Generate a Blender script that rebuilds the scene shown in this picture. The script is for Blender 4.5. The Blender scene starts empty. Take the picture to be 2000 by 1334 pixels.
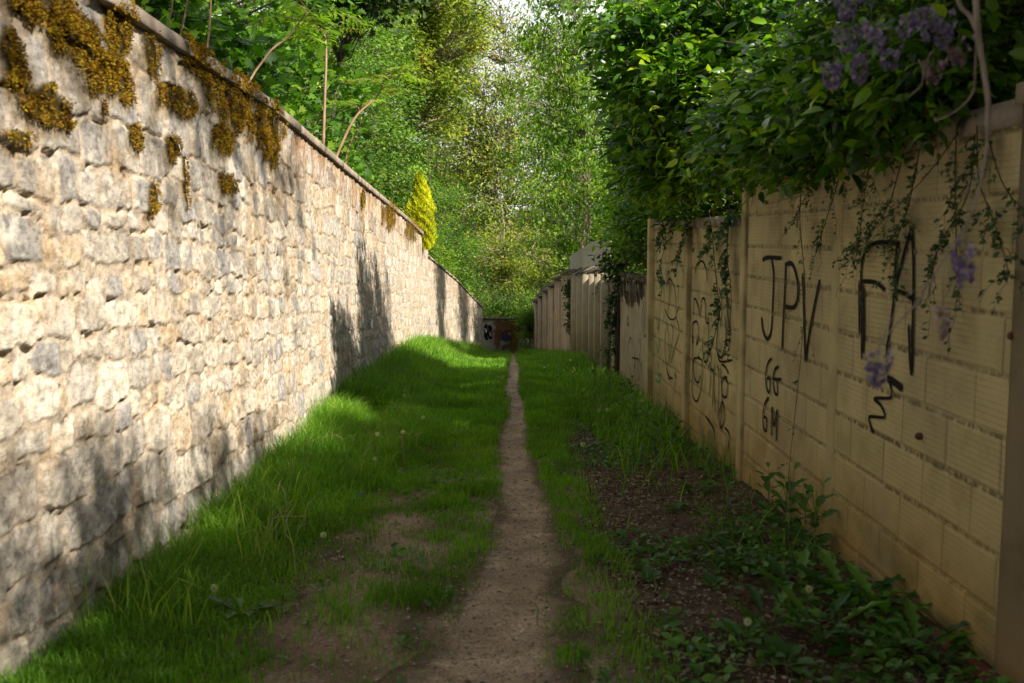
import bpy, math, random
import numpy as np
from mathutils import Vector, Matrix, Euler
R = math.radians
sc = bpy.context.scene
col = sc.collection
rng = np.random.RandomState(7)
random.seed(7)

# ------------------------------------------------------------------ camera
CAM = Vector((0, 0, 1.6))
cam_d = bpy.data.cameras.new("camera"); cam = bpy.data.objects.new("camera", cam_d); col.objects.link(cam)
cam.location = CAM
cam.rotation_euler = (R(90 - 5.93), 0, R(-0.74))
cam_d.lens = 35; cam_d.sensor_width = 36; cam_d.clip_start = 0.05; cam_d.clip_end = 3000
cam_d.dof.use_dof = True; cam_d.dof.focus_distance = 15.0; cam_d.dof.aperture_fstop = 3.4
sc.camera = cam
# ------------------------------------------------------------------ light
SUN_AZ = Vector((0.80, -0.60)); SUN_EL = R(38)
w = bpy.data.worlds.new("World"); sc.world = w; w.use_nodes = True
nt = w.node_tree; N = nt.nodes; Lk = nt.links
bg = N["Background"]; bg.inputs["Strength"].default_value = 0.036
sky = N.new("ShaderNodeTexSky"); sky.sky_type = 'NISHITA'; sky.sun_disc = False
sky.sun_elevation = SUN_EL; sky.sun_rotation = math.atan2(SUN_AZ.x, SUN_AZ.y)
tc = N.new("ShaderNodeTexCoord"); nz = N.new("ShaderNodeTexNoise"); nz.inputs["Scale"].default_value = 1.6; nz.inputs["Detail"].default_value = 7
cr = N.new("ShaderNodeValToRGB"); cr.color_ramp.elements[0].position = 0.36; cr.color_ramp.elements[1].position = 0.56
mx = N.new("ShaderNodeMixRGB"); mx.inputs[2].default_value = (15.5, 15.6, 15.8, 1)
Lk.new(tc.outputs["Generated"], nz.inputs["Vector"]); Lk.new(nz.outputs["Fac"], cr.inputs["Fac"])
Lk.new(cr.outputs["Color"], mx.inputs["Fac"]); Lk.new(sky.outputs["Color"], mx.inputs[1]); Lk.new(mx.outputs["Color"], bg.inputs["Color"])
sd = bpy.data.lights.new("sun", 'SUN'); sd.energy = 5.0; sd.angle = R(0.9); sd.color = (1.0, 0.90, 0.76)
so = bpy.data.objects.new("sun", sd); col.objects.link(so)
tosun = Vector((SUN_AZ.x * math.cos(SUN_EL), SUN_AZ.y * math.cos(SUN_EL), math.sin(SUN_EL)))
so.rotation_euler = tosun.to_track_quat('Z', 'Y').to_euler(); so.location = (20, -15, 20)
vs = sc.view_settings; vs.view_transform = 'Standard'; vs.look = 'None'; vs.gamma = 1; vs.exposure = 1.15
sc.cycles.max_bounces = 7; sc.cycles.diffuse_bounces = 3; sc.cycles.transparent_max_bounces = 12; sc.cycles.transmission_bounces = 4
sc.cycles.caustics_reflective = False; sc.cycles.caustics_refractive = False

# ------------------------------------------------------------------ projection helpers (photo pixel -> world)
FPX = 2000 * 35 / 36
CM = cam.rotation_euler.to_matrix()
def ray(px, py): return CM @ Vector(((px - 1000) / FPX, -(py - 667) / FPX, -1))
def onX(px, py, X):
    d = ray(px, py); t = (X - CAM.x) / d.x; return CAM + d * t
def onY(px, py, Y):
    d = ray(px, py); return CAM + d * ((Y - CAM.y) / d.y)

# ------------------------------------------------------------------ noise
def _h(ix, iy, s):
    n = (ix.astype(np.int64) * 374761393 + iy.astype(np.int64) * 668265263 + s * 974634777) & 0x7fffffff
    n = ((n ^ (n >> 13)) * 1274126177) & 0x7fffffff
    return ((n ^ (n >> 16)) & 0xffff) / 65535.0
def vnoise(x, y, s=0):
    x = np.asarray(x, float); y = np.asarray(y, float); x, y = np.broadcast_arrays(x, y)
    ix = np.floor(x); iy = np.floor(y); fx = x - ix; fy = y - iy
    fx = fx * fx * (3 - 2 * fx); fy = fy * fy * (3 - 2 * fy)
    a = _h(ix, iy, s); b = _h(ix + 1, iy, s); c = _h(ix, iy + 1, s); d = _h(ix + 1, iy + 1, s)
    return (a * (1 - fx) + b * fx) * (1 - fy) + (c * (1 - fx) + d * fx) * fy
def fbm(x, y, s=0, o=4):
    r = 0; a = .5; t = 0
    for k in range(o):
        r = r + a * vnoise(np.asarray(x) * 2 ** k + 17.3 * k, np.asarray(y) * 2 ** k - 9.1 * k, s + k); t += a; a *= .5
    return r / t
def sstep(a, b, x):
    t = np.clip((x - a) / (b - a), 0, 1); return t * t * (3 - 2 * t)

# ------------------------------------------------------------------ terrain
def zbase(Y):
    return np.interp(Y, [-40, 0, 22, 50, 60, 4000], [1.5, 0, -1.21, -4.2, -4.6, -4.6])
def pathx(Y): return np.interp(Y, [0, 4.1, 7.3, 10, 14, 22, 35, 50], [0.0, 0.03, 0.13, .19, .21, .32, .5, .68]) + .06 * np.sin(np.asarray(Y) * .95 + 1.3) * np.clip((24 - np.asarray(Y)) / 16, 0, 1)
def pathw(Y): return np.interp(Y, [0, 4.1, 5.5, 7.3, 14, 22, 50], [.32, .28, .24, .20, .14, .12, .13])
def wallx(Y): return np.interp(Y, [0, 28, 28.3, 50], [-2.0, -2.0, -2.32, -0.85])
def rwallx(Y): return np.interp(Y, [0, 28, 50], [2.08, 2.08, 1.67])
def zg(X, Y):
    X = np.asarray(X, float); Y = np.asarray(Y, float)
    z = zbase(Y) + 0.06 * (fbm(X * .9, Y * .5, 3) - .5) + .02 * (fbm(X * 5, Y * 5, 5) - .5)
    bank = sstep(-0.5, -1.8, X) * (0.06 * sstep(7, 10, Y) + .08 * sstep(14, 22, Y) * sstep(40, 28, Y))
    z = z + np.where(Y > 0, bank, 0)
    z = z - .03 * np.exp(-((X - pathx(Y)) / (pathw(Y) * 1.2)) ** 2)
    return z
def gz(x, y): return float(zg(x, y))
def onG(px, py):
    d = ray(px, py); t = 1.0
    for k in range(400):
        p = CAM + d * t
        if p.z < gz(p.x, p.y): break
        t *= 1.02
    return p

# ------------------------------------------------------------------ object helpers
def thing(name, label, cat, loc=(0, 0, 0), group=None, kind=None):
    o = bpy.data.objects.new(name, None); col.objects.link(o); o.location = loc; o.empty_display_size = .1
    o['label'] = label; o['category'] = cat
    if group: o['group'] = group
    if kind: o['kind'] = kind
    return o
def tag(o, label=None, cat=None, group=None, kind=None):
    if label: o['label'] = label
    if cat: o['category'] = cat
    if group: o['group'] = group
    if kind: o['kind'] = kind
    return o
def mk(name, V, F, mat, parent=None, attr=None, colr=None, smooth=False, loc=None, uv=None):
    """V (n,3) world coords (made local to the parent), F (m,k) int array or list of such arrays"""
    V = np.asarray(V, np.float32).reshape(-1, 3).copy()
    if parent is not None and loc is None:
        p = parent
        while p is not None:
            V -= np.array(p.location, np.float32); p = p.parent
    if not isinstance(F, list): F = [F]
    F = [np.asarray(f, np.int32) for f in F if len(f)]
    me = bpy.data.meshes.new(name); me.vertices.add(len(V)); me.vertices.foreach_set("co", V.ravel())
    tot = np.concatenate([np.full(len(f), f.shape[1], np.int32) for f in F]); lv = np.concatenate([f.ravel() for f in F])
    me.loops.add(len(lv)); me.loops.foreach_set("vertex_index", lv)
    me.polygons.add(len(tot)); st = np.concatenate([[0], np.cumsum(tot)[:-1]]).astype(np.int32)
    me.polygons.foreach_set("loop_start", st)
    try: me.polygons.foreach_set("loop_total", tot)
    except Exception: pass
    if smooth: me.polygons.foreach_set("use_smooth", np.ones(len(tot), bool))
    me.update(calc_edges=True)
    if attr is not None:
        a = me.attributes.new("rnd", 'FLOAT', 'POINT'); a.data.foreach_set("value", np.asarray(attr, np.float32))
    if colr is not None:
        a = me.attributes.new("Col", 'FLOAT_COLOR', 'POINT')
        c = np.ones((len(V), 4), np.float32); c[:, :3] = colr; a.data.foreach_set("color", c.ravel())
    me.materials.append(mat)
    o = bpy.data.objects.new(name, me); col.objects.link(o)
    if parent is not None: o.parent = parent
    return o
def dup(root, loc, rz=0, s=1.0, label=None, group=None):
    r = root.copy(); col.objects.link(r); r.location = loc; r.rotation_euler = (0, 0, rz); r.scale = (s, s, s)
    if label: r['label'] = label
    if group: r['group'] = group
    for ch in list(root.children):
        c = ch.copy(); col.objects.link(c); c.parent = r
        for g in ch.children:
            d = g.copy(); col.objects.link(d); d.parent = c
    return r

class Acc:
    def __init__(s): s.V = []; s.T = []; s.Q = []; s.A = []; s.n = 0
    def add(s, V, T=None, Q=None, a=0.5):
        V = np.asarray(V, float).reshape(-1, 3)
        if T is not None and len(T): s.T.append(np.asarray(T, int) + s.n)
        if Q is not None and len(Q): s.Q.append(np.asarray(Q, int) + s.n)
        s.V.append(V); s.A.append(np.full(len(V), a) if np.isscalar(a) else a); s.n += len(V)
    def tube(s, P, rad, sides=6, a=.5, cap=True):
        P = np.asarray(P, float); k = len(P); rad = np.broadcast_to(np.asarray(rad, float), (k,))
        T = np.gradient(P, axis=0); T /= (np.linalg.norm(T, axis=1)[:, None] + 1e-9)
        up = np.array([0.31, .17, .93]) if abs(T[0][2]) < .9 else np.array([.93, .3, .1])
        U = np.cross(T, up); U /= (np.linalg.norm(U, axis=1)[:, None] + 1e-9); W = np.cross(T, U)
        th = np.arange(sides) * 2 * np.pi / sides
        ring = P[:, None, :] + rad[:, None, None] * (np.cos(th)[None, :, None] * U[:, None, :] + np.sin(th)[None, :, None] * W[:, None, :])
        i = np.arange(k - 1)[:, None] * sides; j = np.arange(sides)[None, :]; j2 = (j + 1) % sides
        Q = np.stack([i + j, i + j2, i + sides + j2, i + sides + j], -1).reshape(-1, 4)
        s.add(ring, Q=Q, a=a)
    def box(s, x0, x1, y0, y1, z0, z1, sh=0, a=.5, ch=0.0):
        # box whose z shifts linearly with y by sh per metre from y0
        V = [];
        for z in (z0, z1):
            for (x, y) in ((x0, y0), (x1, y0), (x1, y1), (x0, y1)): V.append((x, y, z + sh * (y - y0)))
        s.add(V, Q=[(3, 2, 1, 0), (4, 5, 6, 7), (0, 1, 5, 4), (1, 2, 6, 5), (2, 3, 7, 6), (3, 0, 4, 7)], a=a)
    def build(s, name, mat, parent=None, smooth=False, loc=None):
        F = []
        if s.T: F.append(np.concatenate(s.T))
        if s.Q: F.append(np.concatenate(s.Q))
        return mk(name, np.concatenate(s.V), F, mat, parent, attr=np.concatenate(s.A), smooth=smooth, loc=loc)

SH = {}
SH['kite'] = ([(0, 0, 0), (-.5, .42, .10), (0, 1, -.12), (.5, .42, .10)], [(0, 2, 1), (0, 3, 2)])
SH['leaf'] = ([(0, 0, 0), (-.36, .2, .06), (0, .25, 0), (.36, .2, .06), (-.42, .58, .05), (0, .6, -.03), (.42, .58, .05), (0, 1, -.16)],
              [(0, 2, 1), (0, 3, 2), (1, 2, 5), (1, 5, 4), (2, 3, 6), (2, 6, 5), (4, 5, 7), (5, 6, 7)])
_t = [(0, .0, .03), (-.10, .12, .05), (-.30, .10, .07), (-.17, .25, .05), (-.42, .30, .07), (-.24, .42, .04), (-.5, .52, .05), (-.3, .6, .0), (-.42, .76, .0), (-.18, .84, -.05), (0, 1, -.14),
      (.18, .84, -.05), (.42, .76, 0), (.3, .6, 0), (.5, .52, .05), (.24, .42, .04), (.42, .30, .07), (.17, .25, .05), (.30, .10, .07), (.10, .12, .05)]
SH['tooth'] = ([(0, .3, -.01), (0, .6, -.03)] + _t, [(0, i + 2, i + 3) for i in range(0, 6)] + [(0, i + 2, (i + 1) % 20 + 2) for i in range(14, 20)] + [(1, i + 2, i + 3) for i in range(6, 14)] + [(0, 8, 1), (0, 1, 16)])
_m = [(0, 0), (-.22, .02), (-.5, -.02), (-.38, .2), (-.62, .42), (-.3, .45), (-.34, .78), (-.14, .66), (0, 1), (.14, .66), (.34, .78), (.3, .45), (.62, .42), (.38, .2), (.5, -.02), (.22, .02)]
SH['maple'] = ([(0, .35, .0)] + [(x, y, .06 - .2 * abs(x) - .1 * y) for x, y in _m], [(0, i + 1, (i + 1) % 16 + 1) for i in range(16)])
def norm(a): return a / (np.linalg.norm(a, axis=-1, keepdims=True) + 1e-9)
def leaves(P, A, Nn, L, W, shape='kite'):
    P = np.asarray(P, float); n = len(P); A = norm(np.asarray(A, float)); Nn = np.asarray(Nn, float)
    B = norm(np.cross(A, Nn)); Nn = norm(np.cross(B, A))
    sv, st = SH[shape]; sv = np.array(sv); st = np.array(st)
    L = np.broadcast_to(L, (n,)); W = np.broadcast_to(W, (n,))
    V = P[:, None, :] + (L[:, None] * sv[None, :, 1])[..., None] * A[:, None, :] + (W[:, None] * sv[None, :, 0])[..., None] * B[:, None, :] + (L[:, None] * sv[None, :, 2])[..., None] * Nn[:, None, :]
    T = st[None] + (np.arange(n) * len(sv))[:, None, None]
    return V.reshape(-1, 3), T.reshape(-1, 3), len(sv)
def leafobj(name, P, A, Nn, L, W, mat, parent, shape='kite', rnd=None, rs=None, smooth=False, loc=None):
    V, T, k = leaves(P, A, Nn, L, W, shape)
    if rnd is None: rnd = (rs or rng).rand(len(P))
    return mk(name, V, T, mat, parent, attr=np.repeat(rnd, k), smooth=smooth, loc=loc)

# ------------------------------------------------------------------ materials
def newmat(name):
    m = bpy.data.materials.new(name); m.use_nodes = True; return m, m.node_tree, m.node_tree.nodes["Principled BSDF"]
def ramp(nt, cols, pos=None):
    r = nt.nodes.new("ShaderNodeValToRGB"); e = r.color_ramp.elements
    pos = pos or [i / (len(cols) - 1) for i in range(len(cols))]
    while len(e) < len(cols): e.new(.5)
    for i, (p, c) in enumerate(zip(pos, cols)): e[i].position = p; e[i].color = (*c, 1)
    return r
def noise(nt, scale, detail=5, vec=None, rough=.6):
    n = nt.nodes.new("ShaderNodeTexNoise"); n.inputs["Scale"].default_value = scale; n.inputs["Detail"].default_value = detail; n.inputs["Roughness"].default_value = rough
    if vec is not None: nt.links.new(vec, n.inputs["Vector"])
    return n
def objco(nt, scale=None):
    t = nt.nodes.new("ShaderNodeTexCoord"); g = nt.nodes.new("ShaderNodeNewGeometry")
    if scale is None: return g.outputs["Position"]
    m = nt.nodes.new("ShaderNodeMapping"); m.inputs["Scale"].default_value = scale; nt.links.new(g.outputs["Position"], m.inputs["Vector"]); return m.outputs["Vector"]
def bump(nt, h, strength, dist, bs, prev=None):
    b = nt.nodes.new("ShaderNodeBump"); b.inputs["Strength"].default_value = strength; b.inputs["Distance"].default_value = dist
    nt.links.new(h, b.inputs["Height"])
    if prev is not None: nt.links.new(prev.outputs[0], b.inputs["Normal"])
    nt.links.new(b.outputs[0], bs.inputs["Normal"]); return b
def mix(nt, a, b, fac, mode='MIX'):
    m = nt.nodes.new("ShaderNodeMixRGB"); m.blend_type = mode
    for i, v in ((0, fac), (1, a), (2, b)):
        if isinstance(v, (int, float)): m.inputs[i].default_value = v
        elif isinstance(v, tuple): m.inputs[i].default_value = (*v, 1) if len(v) == 3 else v
        else: nt.links.new(v, m.inputs[i])
    return m.outputs[0]
def attr(nt, name):
    a = nt.nodes.new("ShaderNodeAttribute"); a.attribute_name = name; return a
def leafmat(name, cols, pos=None, trans=.4, rough=.5, spec=.4, big=None):
    m, t, bs = newmat(name); a = attr(t, "rnd"); r = ramp(t, cols, pos); t.links.new(a.outputs["Fac"], r.inputs[0])
    c = r.outputs[0]
    n = noise(t, big or 1.3, 3, objco(t)); nr = ramp(t, [(.62, .62, .62), (1.25, 1.25, 1.1)], [.3, .7]); t.links.new(n.outputs["Fac"], nr.inputs[0])
    c = mix(t, c, nr.outputs[0], 1.0, 'MULTIPLY')
    t.links.new(c, bs.inputs["Base Color"]); bs.inputs["Roughness"].default_value = rough; bs.inputs["Specular IOR Level"].default_value = spec
    tr = t.nodes.new("ShaderNodeBsdfTranslucent"); tcx = mix(t, c, (1.25, 1.45, .45), 1.0, 'MULTIPLY'); t.links.new(tcx, tr.inputs["Color"])
    ms = t.nodes.new("ShaderNodeMixShader"); ms.inputs[0].default_value = trans
    t.links.new(bs.outputs[0], ms.inputs[1]); t.links.new(tr.outputs[0], ms.inputs[2]); t.links.new(ms.outputs[0], t.nodes["Material Output"].inputs[0])
    return m
def plain(name, cols, scale=8, rough=.85, bs_=.3, bd=.01, stretch=None, detail=6, spec=.3, pos=None):
    m, t, bs = newmat(name); v = objco(t, stretch); n = noise(t, scale, detail, v); r = ramp(t, cols, pos or [.3 + .4 * i / (len(cols) - 1) for i in range(len(cols))])
    t.links.new(n.outputs["Fac"], r.inputs[0]); t.links.new(r.outputs[0], bs.inputs["Base Color"])
    bs.inputs["Roughness"].default_value = rough; bs.inputs["Specular IOR Level"].default_value = spec
    n2 = noise(t, scale * 6, 5, v); bump(t, n2.outputs["Fac"], bs_, bd, bs); return m
M = {}
M['maple'] = leafmat('maple_leaf', [(.014, .045, .007), (.045, .13, .013), (.11, .25, .02), (.30, .44, .04)], trans=.45)
M['small'] = leafmat('small_leaf', [(.025, .065, .010), (.07, .16, .02), (.14, .27, .03), (.28, .42, .05)], trans=.4)
M['bright'] = leafmat('bright_leaf', [(.03, .085, .010), (.09, .20, .015), (.20, .36, .025), (.36, .47, .04)], trans=.5)
M['feather'] = leafmat('feathery_leaf', [(.04, .08, .015), (.12, .19, .03), (.25, .33, .045), (.40, .45, .07), (.30, .18, .07)], trans=.5)
M['hedge'] = leafmat('hedge_leaf', [(.012, .035, .006), (.03, .085, .009), (.08, .20, .014), (.20, .38, .02), (.40, .50, .04)], [0, .24, .5, .78, 1], trans=.42, rough=.33, spec=.5)
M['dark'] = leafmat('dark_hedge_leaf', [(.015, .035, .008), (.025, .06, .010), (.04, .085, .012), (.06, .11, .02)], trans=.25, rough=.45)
M['vine'] = leafmat('vine_leaf', [(.02, .06, .012), (.035, .09, .015), (.06, .13, .02)], trans=.35)
M['sumac'] = leafmat('young_leaf', [(.10, .22, .02), (.16, .28, .03), (.24, .32, .04), (.26, .16, .06)], [0, .45, .8, 1], trans=.5)
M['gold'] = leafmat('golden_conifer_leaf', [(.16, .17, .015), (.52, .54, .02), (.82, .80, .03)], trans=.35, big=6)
M['grass'] = leafmat('grass_blade', [(.045, .13, .012), (.10, .25, .016), (.18, .36, .022), (.29, .45, .04), (.46, .42, .18)], [0, .33, .64, .88, 1], trans=.45, big=1.1)
M['weed'] = leafmat('weed_leaf', [(.03, .10, .015), (.065, .18, .02), (.12, .25, .03)], trans=.35)
M['flower'] = leafmat('wisteria_petal', [(.13, .075, .30), (.24, .17, .44), (.42, .36, .62)], trans=.4)
M['drypetal'] = leafmat('faded_petal', [(.20, .12, .10), (.32, .22, .26), (.40, .30, .45)], trans=.3)
M['clock'] = leafmat('seed_fluff', [(.6, .6, .55), (.75, .75, .7)], trans=.5)
M['moss'] = leafmat('moss', [(.06, .030, .008), (.17, .085, .012), (.27, .155, .016), (.34, .25, .02), (.42, .38, .03)], trans=.15, rough=.9, spec=.1, big=9)
M['litter'] = leafmat('dead_leaf', [(.05, .03, .02), (.10, .055, .03), (.18, .11, .06), (.25, .17, .10)], trans=.1)
M['bark'] = plain('bark', [(.04, .032, .024), (.10, .08, .06), (.17, .145, .115)], 6, stretch=(1, 1, .25), bd=.03, bs_=.6)
M['stem'] = plain('reddish_stem', [(.22, .13, .08), (.36, .24, .16)], 20, stretch=(1, 1, .4))
M['pale'] = plain('pale_stem', [(.16, .12, .09), (.32, .27, .21)], 30, stretch=(1, 1, .4))
M['vstem'] = plain('vine_stem', [(.035, .028, .018), (.08, .06, .035)], 30)
M['gstem'] = plain('green_stem', [(.10, .17, .03), (.20, .26, .08)], 30)
M['concrete'] = plain('coping_concrete', [(.16, .13, .10), (.27, .22, .17), (.36, .30, .23)], 5, bs_=.5, bd=.01)
M['rust'] = plain('rust', [(.06, .025, .015), (.14, .06, .03)], 60)
M['clay'] = plain('clay_edging', [(.10, .03, .02), (.19, .055, .035)], 12)
M['pebble'] = plain('pebble', [(.16, .12, .09), (.32, .26, .2), (.5, .44, .36)], 15)

# stone wall: colour from the mesh (each stone has its own colour), grain from noise
m, t, bs = newmat('rubble_stone'); a = attr(t, "Col"); P_ = objco(t, (1, .72, 1))
n = noise(t, 22, 8, P_, .7); r = ramp(t, [(.52, .50, .50), (1.0, 1.0, 1.0), (1.3, 1.28, 1.22)], [.34, .5, .68]); t.links.new(n.outputs["Fac"], r.inputs[0])
c = mix(t, a.outputs["Color"], r.outputs[0], 1.0, 'MULTIPLY')
n2 = noise(t, 95, 4, P_, .6); r2 = ramp(t, [(.45, .42, .4), (1, 1, 1)], [.34, .46]); t.links.new(n2.outputs["Fac"], r2.inputs[0])
c = mix(t, c, r2.outputs[0], .55, 'MULTIPLY')
t.links.new(c, bs.inputs["Base Color"]); bs.inputs["Roughness"].default_value = .92; bs.inputs["Specular IOR Level"].default_value = .15
b1 = bump(t, n.outputs["Fac"], .7, .025, bs); bump(t, n2.outputs["Fac"], .5, .006, bs, b1); M['stone'] = m

# painted block wall: attribute colour + fine horizontal ribs
def blockmat(name, rib=True):
    m, t, bs = newmat(name); a = attr(t, "Col"); P_ = objco(t)
    n = noise(t, 3.2, 6, P_, .65); r = ramp(t, [(.72, .68, .60), (1, 1, 1), (1.1, 1.08, 1.05)], [.3, .52, .7]); t.links.new(n.outputs["Fac"], r.inputs[0])
    c = mix(t, a.outputs["Color"], r.outputs[0], 1.0, 'MULTIPLY')
    n2 = noise(t, 60, 5, P_, .7); r2 = ramp(t, [(.5, .45, .38), (1, 1, 1)], [.32, .42]); t.links.new(n2.outputs["Fac"], r2.inputs[0])
    c = mix(t, c, r2.outputs[0], .5, 'MULTIPLY')
    prev = None
    if rib:
        sp = t.nodes.new("ShaderNodeSeparateXYZ"); t.links.new(P_, sp.inputs[0])
        nw = noise(t, 5, 3, P_); ad = t.nodes.new("ShaderNodeMath"); ad.operation = 'MULTIPLY_ADD'; t.links.new(nw.outputs["Fac"], ad.inputs[0]); ad.inputs[1].default_value = .004; t.links.new(sp.outputs["Z"], ad.inputs[2])
        mu = t.nodes.new("ShaderNodeMath"); mu.operation = 'MULTIPLY'; mu.inputs[1].default_value = 36; t.links.new(ad.outputs[0], mu.inputs[0])
        fr = t.nodes.new("ShaderNodeMath"); fr.operation = 'FRACT'; t.links.new(mu.outputs[0], fr.inputs[0])
        rr = ramp(t, [(0, 0, 0), (1, 1, 1), (1, 1, 1), (0, 0, 0)], [0, .10, .88, 1]); t.links.new(fr.outputs[0], rr.inputs[0])
        nm = noise(t, 2.2, 4, P_); rm = ramp(t, [(.12, .12, .12), (.75, .75, .75)], [.38, .62]); t.links.new(nm.outputs["Fac"], rm.inputs[0])
        inv = mix(t, (1, 1, 1), rr.outputs[0], rm.outputs[0])
        dk = mix(t, (.45, .40, .32), (1, 1, 1), inv)
        c = mix(t, c, dk, .85, 'MULTIPLY')
        prev = bump(t, inv, .5, .004, bs)
    t.links.new(c, bs.inputs["Base Color"]); bs.inputs["Roughness"].default_value = .75; bs.inputs["Specular IOR Level"].default_value = .25
    bump(t, n2.outputs["Fac"], .35, .004, bs, prev); return m
M['block'] = blockmat('painted_block'); M['panel'] = blockmat('painted_panel', False)

# soil
m, t, bs = newmat('soil'); P_ = objco(t)
n = noise(t, 2.2, 7, P_, .65); r = ramp(t, [(.045, .030, .020), (.085, .058, .038), (.13, .092, .062)], [.3, .5, .7]); t.links.new(n.outputs["Fac"], r.inputs[0])
n2 = noise(t, 55, 4, P_); r2 = ramp(t, [(.6, .6, .6), (1, 1, 1), (1.9, 1.85, 1.8)], [.3, .55, .78]); t.links.new(n2.outputs["Fac"], r2.inputs[0])
wn = attr(t, 'rnd'); rw_ = ramp(t, [(.15, .11, .075), (.26, .19, .135), (.38, .29, .21)], [.3, .52, .72]); t.links.new(n.outputs["Fac"], rw_.inputs[0])
c = mix(t, r.outputs[0], rw_.outputs[0], wn.outputs["Fac"])
c = mix(t, c, r2.outputs[0], 1.0, 'MULTIPLY')
t.links.new(c, bs.inputs["Base Color"]); bs.inputs["Roughness"].default_value = .95; bs.inputs["Specular IOR Level"].default_value = .15
b1 = bump(t, n.outputs["Fac"], .5, .05, bs); bump(t, n2.outputs["Fac"], .8, .012, bs, b1); M['soil'] = m
m, t, bs = newmat('trodden_path'); P_ = objco(t)
n = noise(t, 3.2, 7, P_, .65); r = ramp(t, [(.20, .15, .105), (.34, .26, .185), (.48, .38, .28)], [.3, .52, .72]); t.links.new(n.outputs["Fac"], r.inputs[0])
n2 = noise(t, 70, 4, P_); r2 = ramp(t, [(.55, .55, .55), (1, 1, 1), (1.6, 1.6, 1.6)], [.32, .52, .72]); t.links.new(n2.outputs["Fac"], r2.inputs[0])
c = mix(t, r.outputs[0], r2.outputs[0], 1.0, 'MULTIPLY')
at_ = attr(t, 'rnd'); ne = noise(t, 9, 6, P_, .7); ma = t.nodes.new("ShaderNodeMath"); ma.operation = 'MULTIPLY_ADD'; t.links.new(ne.outputs["Fac"], ma.inputs[0]); ma.inputs[1].default_value = .9; t.links.new(at_.outputs["Fac"], ma.inputs[2])
re_ = ramp(t, [(0, 0, 0), (1, 1, 1)], [.95, 1.0]); sb = t.nodes.new("ShaderNodeMath"); sb.operation = 'MULTIPLY'; sb.inputs[1].default_value = .82; t.links.new(ma.outputs[0], sb.inputs[0]); re_.color_ramp.elements[0].position = .72; t.links.new(sb.outputs[0], re_.inputs[0])
c = mix(t, c, (.12, .086, .058), re_.outputs[0])
t.links.new(c, bs.inputs["Base Color"]); bs.inputs["Roughness"].default_value = .95; bs.inputs["Specular IOR Level"].default_value = .15
b1 = bump(t, n.outputs["Fac"], .5, .04, bs); bump(t, n2.outputs["Fac"], .8, .012, bs, b1)
M['path'] = m

def paintmat(name, rgb, dens=1.0):
    m, t, bs = newmat(name); a = attr(t, "rnd"); n = noise(t, 60, 3, objco(t)); 
    mm = t.nodes.new("ShaderNodeMath"); mm.operation = 'MULTIPLY_ADD'; t.links.new(n.outputs["Fac"], mm.inputs[0]); mm.inputs[1].default_value = .5; t.links.new(a.outputs["Fac"], mm.inputs[2])
    r = ramp(t, [(0, 0, 0), (dens, dens, dens)], [.38, .95]); t.links.new(mm.outputs[0], r.inputs[0])
    bs.inputs["Base Color"].default_value = (*rgb, 1); bs.inputs["Roughness"].default_value = .8; bs.inputs["Specular IOR Level"].default_value = .08
    tr = t.nodes.new("ShaderNodeBsdfTransparent"); ms = t.nodes.new("ShaderNodeMixShader")
    t.links.new(r.outputs[0], ms.inputs[0]); t.links.new(tr.outputs[0], ms.inputs[1]); t.links.new(bs.outputs[0], ms.inputs[2]); t.links.new(ms.outputs[0], t.nodes["Material Output"].inputs[0])
    return m
M['black'] = paintmat('black_spray_paint', (.012, .011, .012)); M['greenpaint'] = paintmat('green_spray_paint', (.06, .30, .08), .6)
M['orangepaint'] = paintmat('orange_mural_paint', (.27, .11, .07), .6); M['bluepaint'] = paintmat('blue_mural_paint', (.06, .06, .12), .8)
M['redpaint'] = paintmat('dark_red_mural_paint', (.14, .05, .035), .6); M['yellowpaint'] = paintmat('ochre_mural_paint', (.20, .14, .03), .7)
M['greybluepaint'] = paintmat('grey_blue_paint', (.22, .24, .32), .6); M['brownpaint'] = paintmat('brown_mural_paint', (.16, .08, .03), .8)
M['whitepaint'] = paintmat('white_spray_paint', (.7, .7, .68), .8); M['faintpaint'] = paintmat('faded_black_paint', (.02, .018, .015), .85)

# ================================================================== GROUND
xs = np.unique(np.concatenate([[-600, -200, -80, -30, -12, -6, -4, -3], np.arange(-2.4, 2.41, .05), [3, 4, 6, 12, 30, 80, 200, 600]]))
ys = np.unique(np.concatenate([[-300, -80, -40, -20, -10, -5, -2, 0, 2], np.arange(3, 14, .06), np.arange(14, 30, .15), np.arange(30, 62, .5), [70, 90, 150, 300, 900, 2500]]))
def grid(xs, ys, zf):
    X, Y = np.meshgrid(xs, ys); V = np.stack([X, Y, zf(X, Y)], -1).reshape(-1, 3); nx = len(xs)
    i = np.arange(len(ys) - 1)[:, None] * nx; j = np.arange(nx - 1)[None]
    return V, np.stack([i + j, i + j + 1, i + j + 1 + nx, i + j + nx], -1).reshape(-1, 4)
V, F = grid(xs, ys, zg); wr = sstep(-1.35, -.7, V[:, 0]) * sstep(.75, .35, V[:, 0]) * sstep(11, 7, V[:, 1]) * (V[:, 1] > 0) * (.35 + .65 * sstep(.35, .6, fbm(V[:, 0] * 3, V[:, 1] * 2, 19)))
tag(mk('ground', V, F, M['soil'], smooth=True, attr=wr), kind='structure')
ys = np.concatenate([np.arange(0, 14, .05), np.arange(14, 50.2, .2)]); k = np.linspace(-1, 1, 17)
hw = pathw(ys) * (1.25 + 1.1 * (fbm(ys * 2.6, 0, 11) - .5)); hw2 = pathw(ys) * (1.25 + .9 * (fbm(ys * 1.9, 5, 12) - .5))
ex = np.where(ys < 6.5, .12 * sstep(6.5, 4, ys), 0)
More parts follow.
